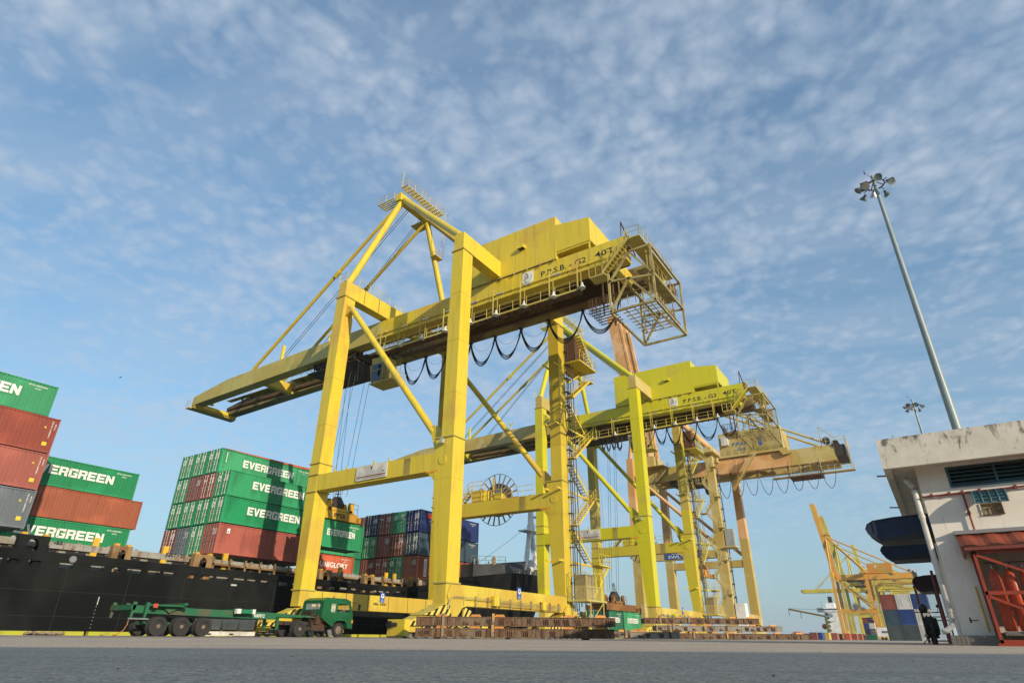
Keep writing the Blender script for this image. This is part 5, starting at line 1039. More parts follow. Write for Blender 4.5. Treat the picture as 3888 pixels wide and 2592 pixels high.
# ------------------------------------------------------------------ ship-to-shore crane, second type (boom hinged upwards)
def crane_b(name, label, x0, Ma, Mb, boom='up', detail=True, tilt=0.12, code='4', y0=27.7, grp='raised boom gantry cranes farther along the quay', hue=None):
    R = thing(name, label, 'crane', (x0, y0, 0), 0, grp); Lx2, W2 = 16.7, 15.0
    for x, y in ((0, 0), (0, W2), (Lx2, 0), (Lx2, W2)):
        m = MB(); w0, w1 = (1.7, 1.2); m.hexa([(x, y, 3.9), (x+1.5, y, 3.9), (x+1.5, y+w0*.9, 3.9), (x, y+w0*.9, 3.9)], [(x, y, 17.2), (x+1.5, y, 17.2), (x+1.5, y+1.5, 17.2), (x, y+1.5, 17.2)]); m.box(x-.02, y-.02, 1.4, x+1.52, y+1.56, 3.88); lg = m.build('leg', Ma, R)
        m = MB(); m.hexa([(x+.01, y+.01, 17.2), (x+1.49, y+.01, 17.2), (x+1.49, y+1.49, 17.2), (x+.01, y+1.49, 17.2)], [(x+.1, y+.1, 30.9), (x+1.4, y+.1, 30.9), (x+1.4, y+1.3, 30.9), (x+.1, y+1.3, 30.9)]); m.build('upper_leg', Ma if (x == 0 and y == 0) else Mb, lg)
        m = MB(); m.prism([(x-3.4, .9), (x-2.6, 1.5), (x+4.0, 1.5), (x+4.8, .9), (x+4.8, .35), (x-3.4, .35)], 'y', y+.3, y+1.2); m.build('equaliser_beam', Ma, lg)
        m = MB()
        for i in range(7): m.tube((x-2.8+i*1.15, y+.6, .36), (x-2.8+i*1.15, y+.9, .36), .345, n=14)
        build_each(m, 'rail_wheel', STEEL, lg)
    for x in (0, Lx2):
        m = MB(); m.box(x+.1, 1.5, 12.2, x+1.3, W2, 13.45); m.build('portal_beam', Ma, R)
        m = MB(); m.tube((x+.7, W2-.1, 27.5), (x+.7, 1.6, 14.4), .3, n=14); m.build('diagonal_brace', Mb, R, True)
    for y in (0, W2): m = MB(); m.box(1.53, y+.05, 2.4, Lx2-.03, y+1.2, 3.9); m.build('sill_beam', Ma, R)
    m = MB()
    for y in (0.2, W2+.2): m.box(1.4, y, 29.0, Lx2+.1, y+1.0, 30.8)
    m.build('upper_beam', Ma, R)
    for x in (5.1, 10.3):
        m = MB(); m.box(x, -19.0, 26.95, x+1.4, 14.2, 29.6); gd = m.build('girder', Mb if detail and x < 8 else Ma, R)
        if detail and x < 8:
            m = MB(); m.box(x-.02, -19.02, 26.9, x+.02, -12.0, 29.62); m.box(x-.02, 4.5, 26.95, x+.02, 14.2, 29.62); build_each(m, 'repainted_panel', Ma, gd)
        bs = MB()
        if boom == 'up':
            a = Vector((x+.7, 14.6, 28.4)); b = a+Vector((0, math.sin(tilt)*37.5, math.cos(tilt)*37.5)); bs.beam(a, b, 1.3, 2.2, up=Vector((0, 1, 0)))
        elif boom == 'down': bs.box(x, 14.3, 27.2, x+1.4, 46.5, 29.2)
        bs.build('boom_girder', Mb, R)
    m = MB()
    if boom == 'up':
        d = Vector((0, math.sin(tilt), math.cos(tilt))); nrm = Vector((0, math.cos(tilt), -math.sin(tilt))); a = Vector((5.1, 14.6, 28.4))
        for k in range(8): p = a+d*(2+4.9*k); m.beam(p+Vector((1.3, 0, 0)), p+Vector((5.4, 0, 0)), .5, .6)
        if detail:
            for k in range(18): p = a+d*(1+2*k)-nrm*1.3; m.beam(p, p+Vector((1.3, 0, 0)), .08)
            for s in (0, .45): m.tube(a-nrm*1.5+Vector((.3+s, 0, 0)), a-nrm*1.5+d*36+Vector((.3+s, 0, 0)), .05, n=5)
            for s in (.2, 5.2): m.beam(a-nrm*1.6+d*3+Vector((s, 0, 0)), a-nrm*1.6+d*35+Vector((s, 0, 0)), .5, .35)
            m.rail([(5.1, 14.6+math.sin(tilt)*37.5, 28.4+37.3), (11.6, 14.6+math.sin(tilt)*37.5, 28.4+37.3)], 1.0, 1, .03)
            p = a+d*20-nrm*1.9; m.box(p.x-.5, p.y-1.0, p.z-1.2, p.x+1.4, p.y+.6, p.z+.4)
            for i in range(6): m.beam(p+Vector((-1.2+.3*i, -1.2, -1.5+.4*i)), p+Vector((2.0, -.6-.2*i, .8)), .06)
        m.build('boom_bracing', Mb, R)
        r = MB(); tip = Vector((8, 14.6+math.sin(tilt)*34, 28.4+math.cos(tilt)*34)); mid = a+d*19+Vector((0, -.8, 0))
        for s in (-1.0, -.6, .6, 1.0, 2.4, 2.8): r.tube((8.4+s, 15, 48.2), (mid.x+3+s, mid.y-.5, mid.z+3), .05, n=4)
        if detail:
            for s in (0, .4, 3.6, 4.0): r.tube((6+s, mid.y-.6, mid.z), (6+s, 3.0, 33.5), .04, n=4)
        build_each(r, 'boom_hoist_rope', ROPE, R)
    else: m.box(5.1, 46.0, 27.3, 11.7, 46.5, 29.0); m.box(6.4, 30, 27.4, 10.4, 30.5, 29.0); m.build('boom_bracing', Ma, R)
    for xb, xt in ((.7, 5.9), (17.4, 11.0)):
        m = MB(); m.tube((xb, W2+.7, 30.8), (xt, W2+.4, 48.6), .42, n=14); m.build('front_pipe', Mb, R, True)
        m = MB(); m.tube((xb+.1, .7, 30.8), (xt, W2-.1, 48.4), .4, n=14); m.build('rear_pipe', Mb, R, True)
        m = MB(); m.tube((xt, W2, 48.5), (xt, -17.8, 30.2), .2, n=10); m.build('back_stay', Ma, R)
        if boom == 'down': m = MB(); m.tube((xt, W2+.3, 48.5), (xt, 38, 29.3), .2, n=10); m.build('fore_stay', Ma, R)
    m = MB(); m.box(5.2, W2-.4, 48.0, 11.8, W2+.6, 49.2); m.box(4.6, W2-1.3, 49.2, 12.2, W2+1.2, 49.3); m.rail([(4.6, W2-1.3, 49.3), (12.2, W2-1.3, 49.3), (12.2, W2+1.2, 49.3)], 1, 1.4, .03); m.build('apex_beam', Ma, R)
    m = MB(); m.box(4.95, -11.2, 30.1, 12.3, -.3, 34.3)
    n = 44
    for i in range(n): m.box(4.91, -11.15+i*(10.8/n), 30.15, 4.95, -11.15+i*(10.8/n)+.10, 34.25)
    hs = m.build('machinery_house', Ma, R)
    m = MB(); m.box(4.6, -11.8, 29.7, 12.6, .2, 30.05); m.rail([(4.6, .2, 30.05), (4.6, -11.8, 30.05)], 1.0, 1.3, .025); m.prism([(-11.7, 29.7), (-10.4, 29.7), (-11.0, 28.8), (-12.4, 29.0)], 'x', 4.4, 4.9); m.build('house_walkway', Ma, hs)
    if detail:
        letters('P.P.S.B', (4.89, -2.6, 31.7), RY, UZ, 2.9, .62, flat('faded_blue_lettering', (.10, .16, .30)), hs, .04); letters('G %s' % code, (4.89, -3.5, 30.75), RY, UZ, 1.4, .62, flat('faded_blue_lettering', (.10, .16, .30)), hs, .04)
        m = MB(); m.box(4.2, -2.1, 31.9, 4.95, -.9, 33.6); m.build('air_unit', DIRTYW, hs)
        m = MB(); m.box(4.88, -7.9, 31.2, 4.93, -7.3, 32.9); m.build('house_door', BLUE_S, hs)
    else:
        m = MB(); m.box(4.88, -4.6, 32.4, 4.92, -3.8, 33.3); m.build('badge_plate', WHITE, hs)
    # end machinery, underslung platforms
    m = MB(); m.tube((4.9, -18.0, 30.4), (6.0, -18.0, 30.4), .55, n=16); m.tube((4.9, -19.3, 29.6), (6.0, -19.3, 29.6), .6, n=16); m.box(5.0, -20.6, 27.6, 11.8, -19.05, 29.4); m.build('end_sheaves', SOOT, R)
    m = MB(); m.rail([(4.7, -17, 29.6), (4.7, -20.8, 29.6), (11.8, -20.8, 29.6)], 1.1, 1, .03); m.beam((5.2, -17.2, 29.6), (5.2, -17.2, 33.0), .1); m.beam((5.2, -17.2, 32.9), (5.2, -19.4, 30.6), .1)
    m.beam((4.8, -20.9, 25.2), (4.8, -20.9, 30.8), .12); m.box(4.5, -21.3, 24.95, 6.0, -8.5, 25.05) if detail else m.box(4.5, -20.5, 24.95, 12.0, -3.0, 25.1)
    m.rail([(4.5, -16.5, 25.05), (4.5, -21.3, 25.05), (6.0, -21.3, 25.05)], 1.0, .9, .022)
    for y in (-11.6, -13.2, -14.8, -16.4): m.beam((4.8, y, 25), (4.8, y, 27.2), .1)
    m.build('end_platform', Ma, R)
    m = MB(); m.box(3.2, -16.4, 24.5, 6.8, -11.4, 24.62)
    for i in range(8): m.beam((3.1, -16.4+i*.7, 24.46), (6.9, -16.4+i*.7, 24.46), .08)
    m.rail([(3.2, -11.4, 24.6), (3.2, -16.4, 24.6), (6.8, -16.4, 24.6), (6.8, -11.4, 24.6)], 1.1, .7, .022)
    for xx, yy in ((3.3, -11.5), (3.3, -16.3), (6.7, -16.3)): m.beam((xx, yy, 24.6), (xx+.8, yy, 27.3), .08)
    m.build('service_cage', RUST if detail else Ma, R)
    # stair tower wrapped round the near landside leg
    m = MB(); z = 1.4; k = 0
    while z < 27:
        a_, b_ = ((-.9, .1, z), (-.9, 1.9, z+2.5)) if k % 2 == 0 else ((-.9, 1.9, z), (-.9, .1, z+2.5))
        m.stair(a_, b_, .6, (-1, 0, 0), rails=detail); m.box(-1.7, 1.7 if k % 2 == 0 else -.7, z+2.45, -.1, 3.0 if k % 2 == 0 else .3, z+2.53)
        if detail:
            if k % 2 == 0: m.rail([(-1.7, 1.8, z+2.53), (-1.7, 3.0, z+2.53), (-.2, 3.0, z+2.53)], 1.0, .6, .022)
            else: m.rail([(-.2, -.7, z+2.53), (-1.7, -.7, z+2.53), (-1.7, .3, z+2.53)], 1.0, .6, .022)
        z += 2.55; k += 1
    m.build('stairway', Ma, R)
    m = MB(); m.box(-.6, -1.9, 13.6, 2.2, -.1, 13.8); m.box(-1.6, -.7, 29.5, 3.2, 3.4, 29.7); m.rail([(-1.6, 3.4, 29.7), (-1.6, -.7, 29.7), (3.2, -.7, 29.7)], 1, 1, .025); m.rail([(-.2, 3, 13.5), (-.2, 14, 13.5)], 1, 1.5, .025); m.stair((3.4, -2.0, 23.6), (3.4, -6.6, 29.6), .7, (1, 0, 0), rails=detail); m.build('leg_landing', Ma, R)
    m = MB(); m.box(.2, -1.6, 13.82, 1.9, -.2, 16.6); m.build('lift_cabin', ALU, R); m = MB(); m.box(.2, -1.7, 1.6, 2.0, -.2, 5.2); m.build('lift_cabin', WHITE, R)
    m = MB(); m.tube((1.2, -.3, 1), (1.2, -.3, 29), .09, n=6)
    for i in range(14): m.box(1.0, -.36, 2+i*2, 1.5, -.1, 2.2+i*2)
    m.build('lift_guide', CABLE, R)
    cable_reel(R, -.35 if not detail else Lx2-.5, 8.0 if not detail else 9.5, 14.6, 1.9, Ma)
    ty = 7.0
    m = MB(); m.box(5.4, ty-3, 26.2, 11.4, ty+3, 26.9); m.hexa([(6, ty-5.2, 24.0), (7.8, ty-5.2, 24.0), (7.8, ty-3.4, 24.0), (6, ty-3.4, 24.0)], [(6, ty-5.4, 26.6), (7.8, ty-5.4, 26.6), (7.8, ty-3.0, 26.6), (6, ty-3.0, 26.6)]); m.build('trolley', SOOT, R)
    if detail:
        m = MB()
        for x in (7.2, 8, 9.4, 10.2):
            for y in (ty-1, ty+1): m.tube((x, y, 26.2), (x, y, 13.4), .03, n=4, caps=False)
        build_each(m, 'hoist_rope', ROPE, R)
        festoon(R, 5.2, 26.9, [3.2, .9, -1.5, -3.8, -6.2, -8.7, -11.2, -13.6, -16.0, -18.6], 4.2, .05, 1)
        m = MB(); m.box(-.02, 4.0, 12.35, .08, 10.4, 13.35); p = m.build('signboard', BLUE_S, R); letters('SWL  40T', (-.03, 9.9, 12.42), RY, UZ, 4.6, .5, WHITE, p, .02); letters('PPSB - G 4', (-.03, 9.2, 13.0), RY, UZ, 3.2, .26, WHITE, p, .01)
        m = MB(); m.box(4.0, 12.2, 29.7, 9.5, 14.6, 31.9); m.box(3.0, 10.0, 29.6, 10, 15.4, 29.72); m.rail([(3.0, 10, 29.72), (3.0, 15.4, 29.72)], 1, 1, .025); m.hexa([(4.5, 14.0, 29.8), (9.5, 14.0, 29.8), (9.5, 16.8, 29.8), (4.5, 16.8, 29.8)], [(4.5, 14.0, 35), (9.5, 14.0, 35), (9.5, 14.6, 35), (4.5, 14.6, 35)]); m.build('hinge_platform', BEIGE, R)
        m = MB(); m.box(2.6, 12.0, 24.8, 6.4, 16.2, 26.4); m.stair((4.9, 12.2, 26.9), (4.9, 9.6, 29.4), .6, (-1, 0, 0)); m.build('hinge_cage', TRUSS, R)
    return R
crane_b('gantry_crane', 'beige and orange gantry crane lettered G4 with its boom raised, beyond the lemon yellow crane', 106.1, BEIGE, SALMON, 'up', True, .125)
spreader('spreader', 'orange spreader hanging empty under the beige crane', (114.5, 34.7, 9.9), 6.06, SPO)
crane_b('gantry_crane', 'distant orange gantry crane with raised boom and a round cable reel', 357, ORANGE, ORANGE, 'up', False, .11, y0=27.0)
crane_b('gantry_crane', 'distant greenish crane whose raised boom shows just right of the orange boom', 398, FAR_G, FAR_G, 'up', False, .135, y0=27.8)
crane_b('gantry_crane', 'distant yellow crane with its boom lowered out over the water', 452, FAR_Y, FAR_Y, 'down', False, y0=28.0)
crane_b('gantry_crane', 'farthest pale yellow crane, its raised boom tip above the machinery house', 540, FAR_Y, FAR_Y, 'up', False, .10, y0=28.0)
# ------------------------------------------------------------------ far ship, far containers, van
fs = thing('container_ship', 'far ship with white superstructure and a yellow deck jib, beyond the distant cranes', 'ship', (430, 51.2, 0))
m = MB(); m.box(-6, 2, -3, 150, 28, 3.2); m.build('hull', HULL, fs)
m = MB(); m.box(0, .6, 3.2, 9, 8.5, 17.0); m.box(-.5, -1, 15.0, 8, 12.2, 17.2); m.box(2, 2.5, 17.2, 8, 7, 20); m.build('superstructure', flat('ship_white', (.88, .89, .9)), fs)
m = MB()
for k in range(5): m.box(-.06, 6.4, 4.4+k*2.2, 0, 8.2, 5.6+k*2.2)
m.box(-.56, 0, 15.9, -.5, 11, 16.6); m.build('window', GLASS, fs)
m = MB(); m.box(3, 3.4, 20, 6, 5.4, 23.4); m.build('funnel', BLACK, fs)
m = MB(); m.tube((3, 9.5, 17), (3, 9.5, 21), .1); m.tube((3, 1, 17), (3, 1, 22), .1); m.build('mast', STEEL, fs)
m = MB(); m.lathe((-.8, 9.6, 7), (1, 0, 0), [(-1, .3), (0, 1.5), (2.5, 1.5), (3.5, .3)], 12); m.build('lifeboat', flat('lifeboat_orange', (.7, .12, .05)), fs)
jb = thing('deck_crane', 'far yellow ship jib reaching left from the white superstructure', 'deck crane', (428, 50, 3))
m = MB(); m.tube((0, 9, 0), (0, 9, 9.5), .8); m.build('post', FAR_Y, jb)
m = MB(); m.beam((0, 9, 9.4), (0, 29, 13.6), .9, 1.0); m.build('jib', ORANGE, jb); m = MB(); m.tube((0, 9, 13), (0, 29, 14), .08, n=4); m.tube((0, 29, 13.4), (0, 29, 10), .15, n=4); m.tube((0, 22.4, 12), (0, 22.4, 8.5), .15, n=4); m.build('rope', ROPE, jb)
g6 = 'small containers standing far off by the distant cranes'
fc = [(255, 44.5, 'pale red', 'leftmost far container, pale red, alone on the quay'), (282, 41.5, 'bright blue', 'far blue container behind a dark red one'), (279, 43.0, 'brown', 'far dark red container in front of the blue one'), (292, 40.5, 'yellow', 'far yellow container between the blue and the red ones'), (305, 39.2, 'red', 'far bright red container right of the yellow one'), (318, 36.0, 'orange', 'far orange container left of the distant crane foot'), (330, 34.5, 'orange-brown', 'far rusty orange container beside the distant crane foot'), (345, 34.0, 'orange-brown', 'far orange brown container, rightmost of the small row'), (360, 34.2, 'pale red', 'far pale red container at the back of the small row')]
for x, y, c, lb in fc: container(x, y, 0, c, lb, g6, L=6.06, simple=True, marks=False, doors=False)
for k, (c, nm) in enumerate((('dark green', 'lowest'), ('navy', 'second'), ('bright blue', 'third'), ('brown', 'topmost'))):
    container(380, 33.2, 2.6*k, c, '%s container, %s in the far stack seen between the distant crane legs' % (c, nm), g6, L=12.19, simple=True, marks=False, doors=False)
    container(380, 30.7, 2.6*k, ['dark green', 'grey', 'white', 'navy'][k], '%s container, %s in the right half of the far stack between the crane legs' % (['dark green', 'grey', 'white', 'navy'][k], nm), g6, L=12.19, simple=True, marks=False, doors=False)
vn = thing('box_truck', 'far white box lorry standing left of the container pile', 'lorry', (262, 15.6, 0))
m = MB(); m.box(0, 0, 1.2, 6, 5.2, 4.0); m.build('box', WHITE, vn); m = MB(); m.box(.5, -1.6, .8, 2.4, -.1, 2.8); m.build('cab', ALU, vn); letters('MSK', (-.05, 3.8, 2.2), RY, UZ, 2.2, .8, flat('dark_lettering', (.1, .1, .12)), vn, .03)
m = MB()
for yy in (-1, 1, 3.6, 4.6): m.tube((.4, yy-.5, .5), (.7, yy-.5, .5), .5, n=12)
m.build('wheels', TYRE, vn)
g7 = 'containers piled near the white building'
for r, cs in enumerate((('dark grey', 'dark grey', 'white'), ('slate blue', 'bright blue', 'white'), ('brown', 'white', 'bright blue'))):
    for k, c in enumerate(cs):
        container(140, 6.0-2.55*k+1.0, 2.6*r, c, '%s container, %s row, %s of the pile by the building' % (c, ('bottom', 'middle', 'top')[r], ('left column', 'middle column', 'right column')[k]), g7, doors=False, marks=False, simple=False)
# end walls of the pile: corrugated ends face the camera
# ------------------------------------------------------------------ white building at the right
PL = None
def plaster():
    m, nt, b = base_mat('stained_white_plaster'); tc = N(nt, 'ShaderNodeTexCoord').outputs['Object']
    n1 = noise(nt, tc, 0.9, 5, 0.6); c = mixc(nt, ramp(nt, n1, [(0.35, 0), (0.7, 1)]), (0.78, 0.725, 0.63), (0.68, 0.62, 0.53))
    st = noise(nt, mapping(nt, tc, (3, 3, .5)), 1.2, 6, .7, .4); c = mixc(nt, math_n(nt, 'MULTIPLY', ramp(nt, st, [(.56, 0), (.70, 1)]), .5), c, (.36, .33, .28))
    cr = N(nt, 'ShaderNodeTexVoronoi', feature='DISTANCE_TO_EDGE'); cr.inputs['Scale'].default_value = 0.55; dm = N(nt, 'ShaderNodeVectorMath', operation='ADD'); nz = N(nt, 'ShaderNodeTexNoise'); nz.inputs['Scale'].default_value = 2.0; nt.links.new(tc, nz.inputs['Vector']); nt.links.new(tc, dm.inputs[0]); nt.links.new(nz.outputs['Color'], dm.inputs[1]); nt.links.new(dm.outputs[0], cr.inputs['Vector'])
    c = mixc(nt, math_n(nt, 'MULTIPLY', ramp(nt, cr.outputs['Distance'], [(0.0, 1.0), (0.006, 0.0)]), .35), c, (.25, .23, .2))
    nt.links.new(c, b.inputs['Base Color']); b.inputs['Roughness'].default_value = .85; return m
def fascia_mat():
    m, nt, b = base_mat('mouldy_concrete_fascia'); tc = N(nt, 'ShaderNodeTexCoord').outputs['Object']
    n1 = noise(nt, tc, 1.3, 6, .65); c = mixc(nt, ramp(nt, n1, [(.3, 0), (.7, 1)]), (.66, .61, .51), (.50, .46, .38))
    s = N(nt, 'ShaderNodeSeparateXYZ'); nt.links.new(tc, s.inputs[0])
    bl = noise(nt, mapping(nt, tc, (1.6, 1.6, .75)), 1.5, 8, .72, .8); top = math_n(nt, 'MULTIPLY', math_n(nt, 'SUBTRACT', s.outputs[2], 5.3), .16)
    k = ramp(nt, math_n(nt, 'ADD', bl, top), [(.545, 0), (.64, 1)]); c = mixc(nt, math_n(nt, 'MULTIPLY', k, .85), c, (.06, .055, .045))
    nt.links.new(c, b.inputs['Base Color']); b.inputs['Roughness'].default_value = .9; return m
PLA, FAS = plaster(), fascia_mat()
TEAL = paint('teal_louvre_paint', (.06, .15, .17), (.05, .11, .13), .5, .1, .5, .4, 4)
REDF = paint('red_steel_frame', (.32, .045, .016), (.26, .038, .016), .5, .12, .5, .4, 5)
REDR = paint('red_clay_sheet', (.30, .06, .028), (.22, .045, .022), .5, .05, .6, .5, 5)
BK = flat('interior_shade_black', (.02, .02, .02), .9)
bl = thing('port_building', 'white plastered port building with a mould stained flat roof edge', 'building', (22.5, -.32, 0)); O = lambda x, y: (x-22.5, y+.32)
def sb2(m): m.v = [(x-22.5, y+.32, z) for x, y, z in m.v]; return m
m = MB(); yl, yr = -.32, -9.0
# front wall with openings (louvre band y -1.3..-9, z 4.32-4.95 ; gas store opening y -1.45.. z .3-2.45 ; small window)
m.box(22.5, yl, .25, 22.7, -1.08, 5.05); m.box(22.5, -1.08, 2.42, 22.7, yr, 3.42); m.box(22.5, -1.08, 3.42, 22.7, -1.66, 4.28); m.box(22.5, -2.16, 3.42, 22.7, yr, 4.28); m.box(22.5, -1.66, 3.74, 22.7, -2.16, 4.28); m.box(22.5, -1.08, 4.9, 22.7, yr, 5.05)
m.box(22.72, yl, .25, 38, yl-.2, 5.05); m.box(37.8, yl-.2, .25, 38, yr, 5.05); m.box(23.9, -1.0, .25, 24.0, yr, 5.0)
wl = sb2(m).build('wall', PLA, bl)
m = MB(); m.box(22.25, .0, 0, 24, -1.2, .25); m.box(22.3, yl, 0, 38, yr, .247); sb2(m).build('plinth', paint('dirty_plinth', (.25, .23, .19), None, .5, .1, .9, .5, 2), bl)
m = MB(); m.box(21.6, .5, 4.98, 38.5, yr, 5.78); m.box(21.6, .5, 4.86, 21.8, yr, 4.98); m.box(21.8, .5, 4.86, 38.5, .3, 4.98); sb2(m).build('roof', FAS, bl)
m = MB()
for i in range(7):
    y1 = -1.1-i*1.15; m.box(22.55, y1, 4.28, 22.62, y1-.06, 4.9)
    for k in range(5): z = 4.34+k*.115; m.hexa([(22.48, y1-.06, z), (22.62, y1-.06, z+.07), (22.62, y1-1.15, z+.07), (22.48, y1-1.15, z)], [(22.48, y1-.06, z+.015), (22.62, y1-.06, z+.085), (22.62, y1-1.15, z+.085), (22.48, y1-1.15, z+.015)])
m.box(22.46, -1.1, 4.26, 22.64, yr, 4.31); m.box(22.52, -1.08, 4.28, 22.62, -1.13, 4.9); sb2(m).build('louvre_window', TEAL, bl)
m = MB(); m.box(22.69, -1.08, 4.28, 22.71, yr, 4.9); m.box(22.9, -1.1, .3, 23.88, -8.9, .32); build_each(sb2(m), 'painted_shade_panel', BK, bl)  # black sheets painted for the shade behind the louvres and in the gas store
m = MB(); m.tube((22.42, -.3, 4.06), (22.42, yr, 4.20), .028, n=8); m.tube((22.42, -1.33, 4.1), (22.42, -1.33, 2.9), .028, n=8)
for y in (-.55, -1.0, -1.33, -1.75, -2.6): m.box(22.38, y-.035, 4.06-.0162*(y+.3)-.03, 22.48, y+.035, 4.1-.0162*(y+.3)+.03)
m.box(22.38, -1.37, 3.45, 22.48, -1.29, 3.53); sb2(m).build('red_pipe', REDB, bl)
m = MB(); m.box(22.62, -1.66, 3.42, 22.64, -2.16, 3.74); sb2(m).build('window_pane', paint('dusty_pane', (.34, .30, .20), (.2, .18, .12), .5, .1, .5, .5, 6), bl)
# curved hood over the small window
m = MB(); ya, yb2 = -1.52, -2.3; prof = [(22.48-.50*math.sin(t*math.pi/12), 3.66+.42*math.cos(t*math.pi/12)) for t in range(7)]
for (xa, za), (xb, zb) in zip(prof, prof[1:]): m.hexa([(xa, ya, za), (xb, ya, zb), (xb, yb2, zb), (xa, yb2, za)], [(xa+.012, ya, za+.012), (xb-.012, ya, zb+.012), (xb-.012, yb2, zb+.012), (xa+.012, yb2, za+.012)])
for y in (ya, (ya*3+yb2)/4, (ya+yb2)/2, (ya+yb2*3)/4, yb2):
    m.path([(x-.012, y, z+.015) for x, z in prof], .022, 5)
for i in range(40): y = ya+(yb2-ya)*i/40; m.path([(x-.004, y, z+.01) for x, z in prof], .006, 3)
sb2(m).build('window_hood', TEAL, bl)
m = MB(); m.box(22.44, -1.65, 3.40, 22.5, -2.17, 3.415); m.box(22.46, -1.655, 3.40, 22.48, -1.67, 3.74); m.box(22.46, -2.15, 3.40, 22.48, -2.165, 3.74); m.path([(22.45, -1.7, 3.5), (22.45, -1.85, 3.62), (22.45, -1.95, 3.48), (22.45, -2.1, 3.6)], .01, 4); m.tube((22.45, -1.66, 3.56), (22.45, -2.16, 3.56), .01, n=4); m.tube((22.45, -1.9, 3.42), (22.45, -1.9, 3.74), .01, n=4); sb2(m).build('window_grille', RUST, bl)
# drain pipes
m = MB(); m.path([(22.85, .0, 4.75), (22.62, -.02, 4.6), (22.55, -.12, 4.42), (22.53, -.15, 4.2), (22.53, -.15, .75), (22.52, -.12, .5), (22.48, .02, .38), (22.45, .16, .34)], .075, 12)
for z in (4.25, 3.5, 2.2, .9): m.tube((22.53, -.15, z-.05), (22.53, -.15, z+.05), .09, n=12)
sb2(m).build('drain_pipe', DIRTYW, bl)
m = MB(); m.tube((22.47, -.93, .36), (22.47, -.93, 1.5), .022, n=8); sb2(m).build('yellow_pipe', paint('yellow_pipe_paint', (.55, .42, .03)), bl)
m = MB(); m.box(22.488, -.60, .62, 22.502, -.76, .64); m.box(22.485, -.56, .57, 22.5, -.60, .70); sb2(m).build('wall_bracket', BLACK, bl)
# red canopy above the gas store
m = MB(); n = 56; yA, yB = -.84, -9.0
pts = [(yA+(yB-yA)*i/n, (.045 if i % 4 in (1, 2) else 0)) for i in range(n+1)]
vs = [(22.46, y, 2.88+d) for y, d in pts]+[(21.45, y, 2.46+d) for y, d in pts]; k = n+1; m.add(vs, [(i, i+1, k+i+1, k+i) for i in range(n)]); vs = [(x, y, z-.015) for x, y, z in vs]; m.add(vs, [(k+i, k+i+1, i+1, i) for i in range(n)])
rc = sb2(m).build('canopy_sheet', REDR, bl)
m = MB(); m.box(22.3, -.80, 2.9, 22.52, yB, 3.0); m.build if False else None; sb2(m).build('canopy_flashing', paint('grey_flashing', (.26, .25, .25)), rc)
m = MB(); m.prism([(22.5, 2.3), (22.5, 2.86), (21.5, 2.42), (21.5, 2.30), (21.8, 2.16)], 'y', -.86, -.90); m.box(21.44, -.9, 2.36, 21.5, yB, 2.44); sb2(m).build('canopy_gable', REDB, rc)
# gas cage
m = MB(); xf = 21.62
for y in (-1.10, -2.42, -3.75, -5.1): m.beam((xf, y, .06), (xf, y, 2.34), .07)
for z in (.1, 1.27, 2.32): m.beam((xf, -1.06, z), (xf, -8.8, z), .07, .09)
for ya_, yb_ in ((-1.12, -2.40), (-2.44, -3.73)):
    m.beam((xf-.01, ya_, 2.25), (xf-.01, yb_, 1.62), .05, .07); m.beam((xf-.01, ya_, 1.2), (xf-.01, yb_, .55), .05, .07)
m.beam((xf, -1.1, 1.27), (22.5, -1.1, 1.27), .06); m.beam((xf, -1.1, 2.32), (22.5, -1.1, 2.32), .06); m.beam((22.46, -1.08, .1), (22.46, -1.08, 2.4), .06); m.beam((xf, -1.1, .1), (22.5, -1.1, .1), .06); m.box(21.5, -1.0, .0, 21.75, -8.8, .06)
cg = sb2(m).build('gas_cage_frame', REDF, bl)
m = MB()
for i in range(1, 20): x = xf+.88*i/20; m.tube((x, -1.1, .12), (x, -1.1, 2.3), .004, n=3)
for i in range(1, 50): m.tube((xf, -1.1, .12+2.18*i/50), (22.48, -1.1, .12+2.18*i/50), .004, n=3)
sb2(m).build('side_mesh', STEEL, cg)
m = MB()
for i in range(1, 70): m.tube((xf+.03, -1.12-.055*i, .12), (xf+.03, -1.12-.055*i, 2.3), .0025, n=3, caps=False)
for i in range(1, 42): m.tube((xf+.03, -1.12, .12+2.18*i/42), (xf+.03, -5.0, .12+2.18*i/42), .0025, n=3, caps=False)
sb2(m).build('front_mesh', flat('dark_wire', (.05, .04, .035)), cg)
CYL = paint('orange_red_cylinder_paint', (.62, .075, .015), (.5, .05, .015), .5, .05, .38, .3, 4)
for i in range(9):
    y = -1.42-.34*i; c = thing('gas_cylinder', 'tall orange red gas cylinder standing inside the red cage', 'gas cylinder', (22.15+(.05 if i % 2 else 0), y, .35), 0, 'orange gas cylinders in the red cage')
    m = MB(); m.lathe((0, 0, 0), (0, 0, 1), [(0, .13), (.03, .145), (1.32, .145), (1.42, .12), (1.5, .06), (1.56, .05)], 20); m.build('cylinder_body', CYL, c, True)
    m = MB(); m.tube((0, 0, 1.55), (0, 0, 1.66), .02, n=8); m.tube((-.06, 0, 1.63), (.0, 0, 1.63), .015, n=6); m.build('valve', ALU, c)
m = MB(); m.box(21.9, -1.25, .25, 22.4, -8.6, .34); sb2(m).build('cylinder_base', CONC, bl)
m = MB(); m.tube((22.44, -1.3, 2.1), (22.44, -4.6, 2.1), .016, n=6)
for i in range(9): y = -1.42-.34*i; m.path([(22.44, y-.1, 2.1), (22.3, y-.12, 1.95), (22.2, y-.06, 1.88), (22.16, y, 1.98)], .009, 5)
sb2(m).build('gas_manifold', SOOT, bl)
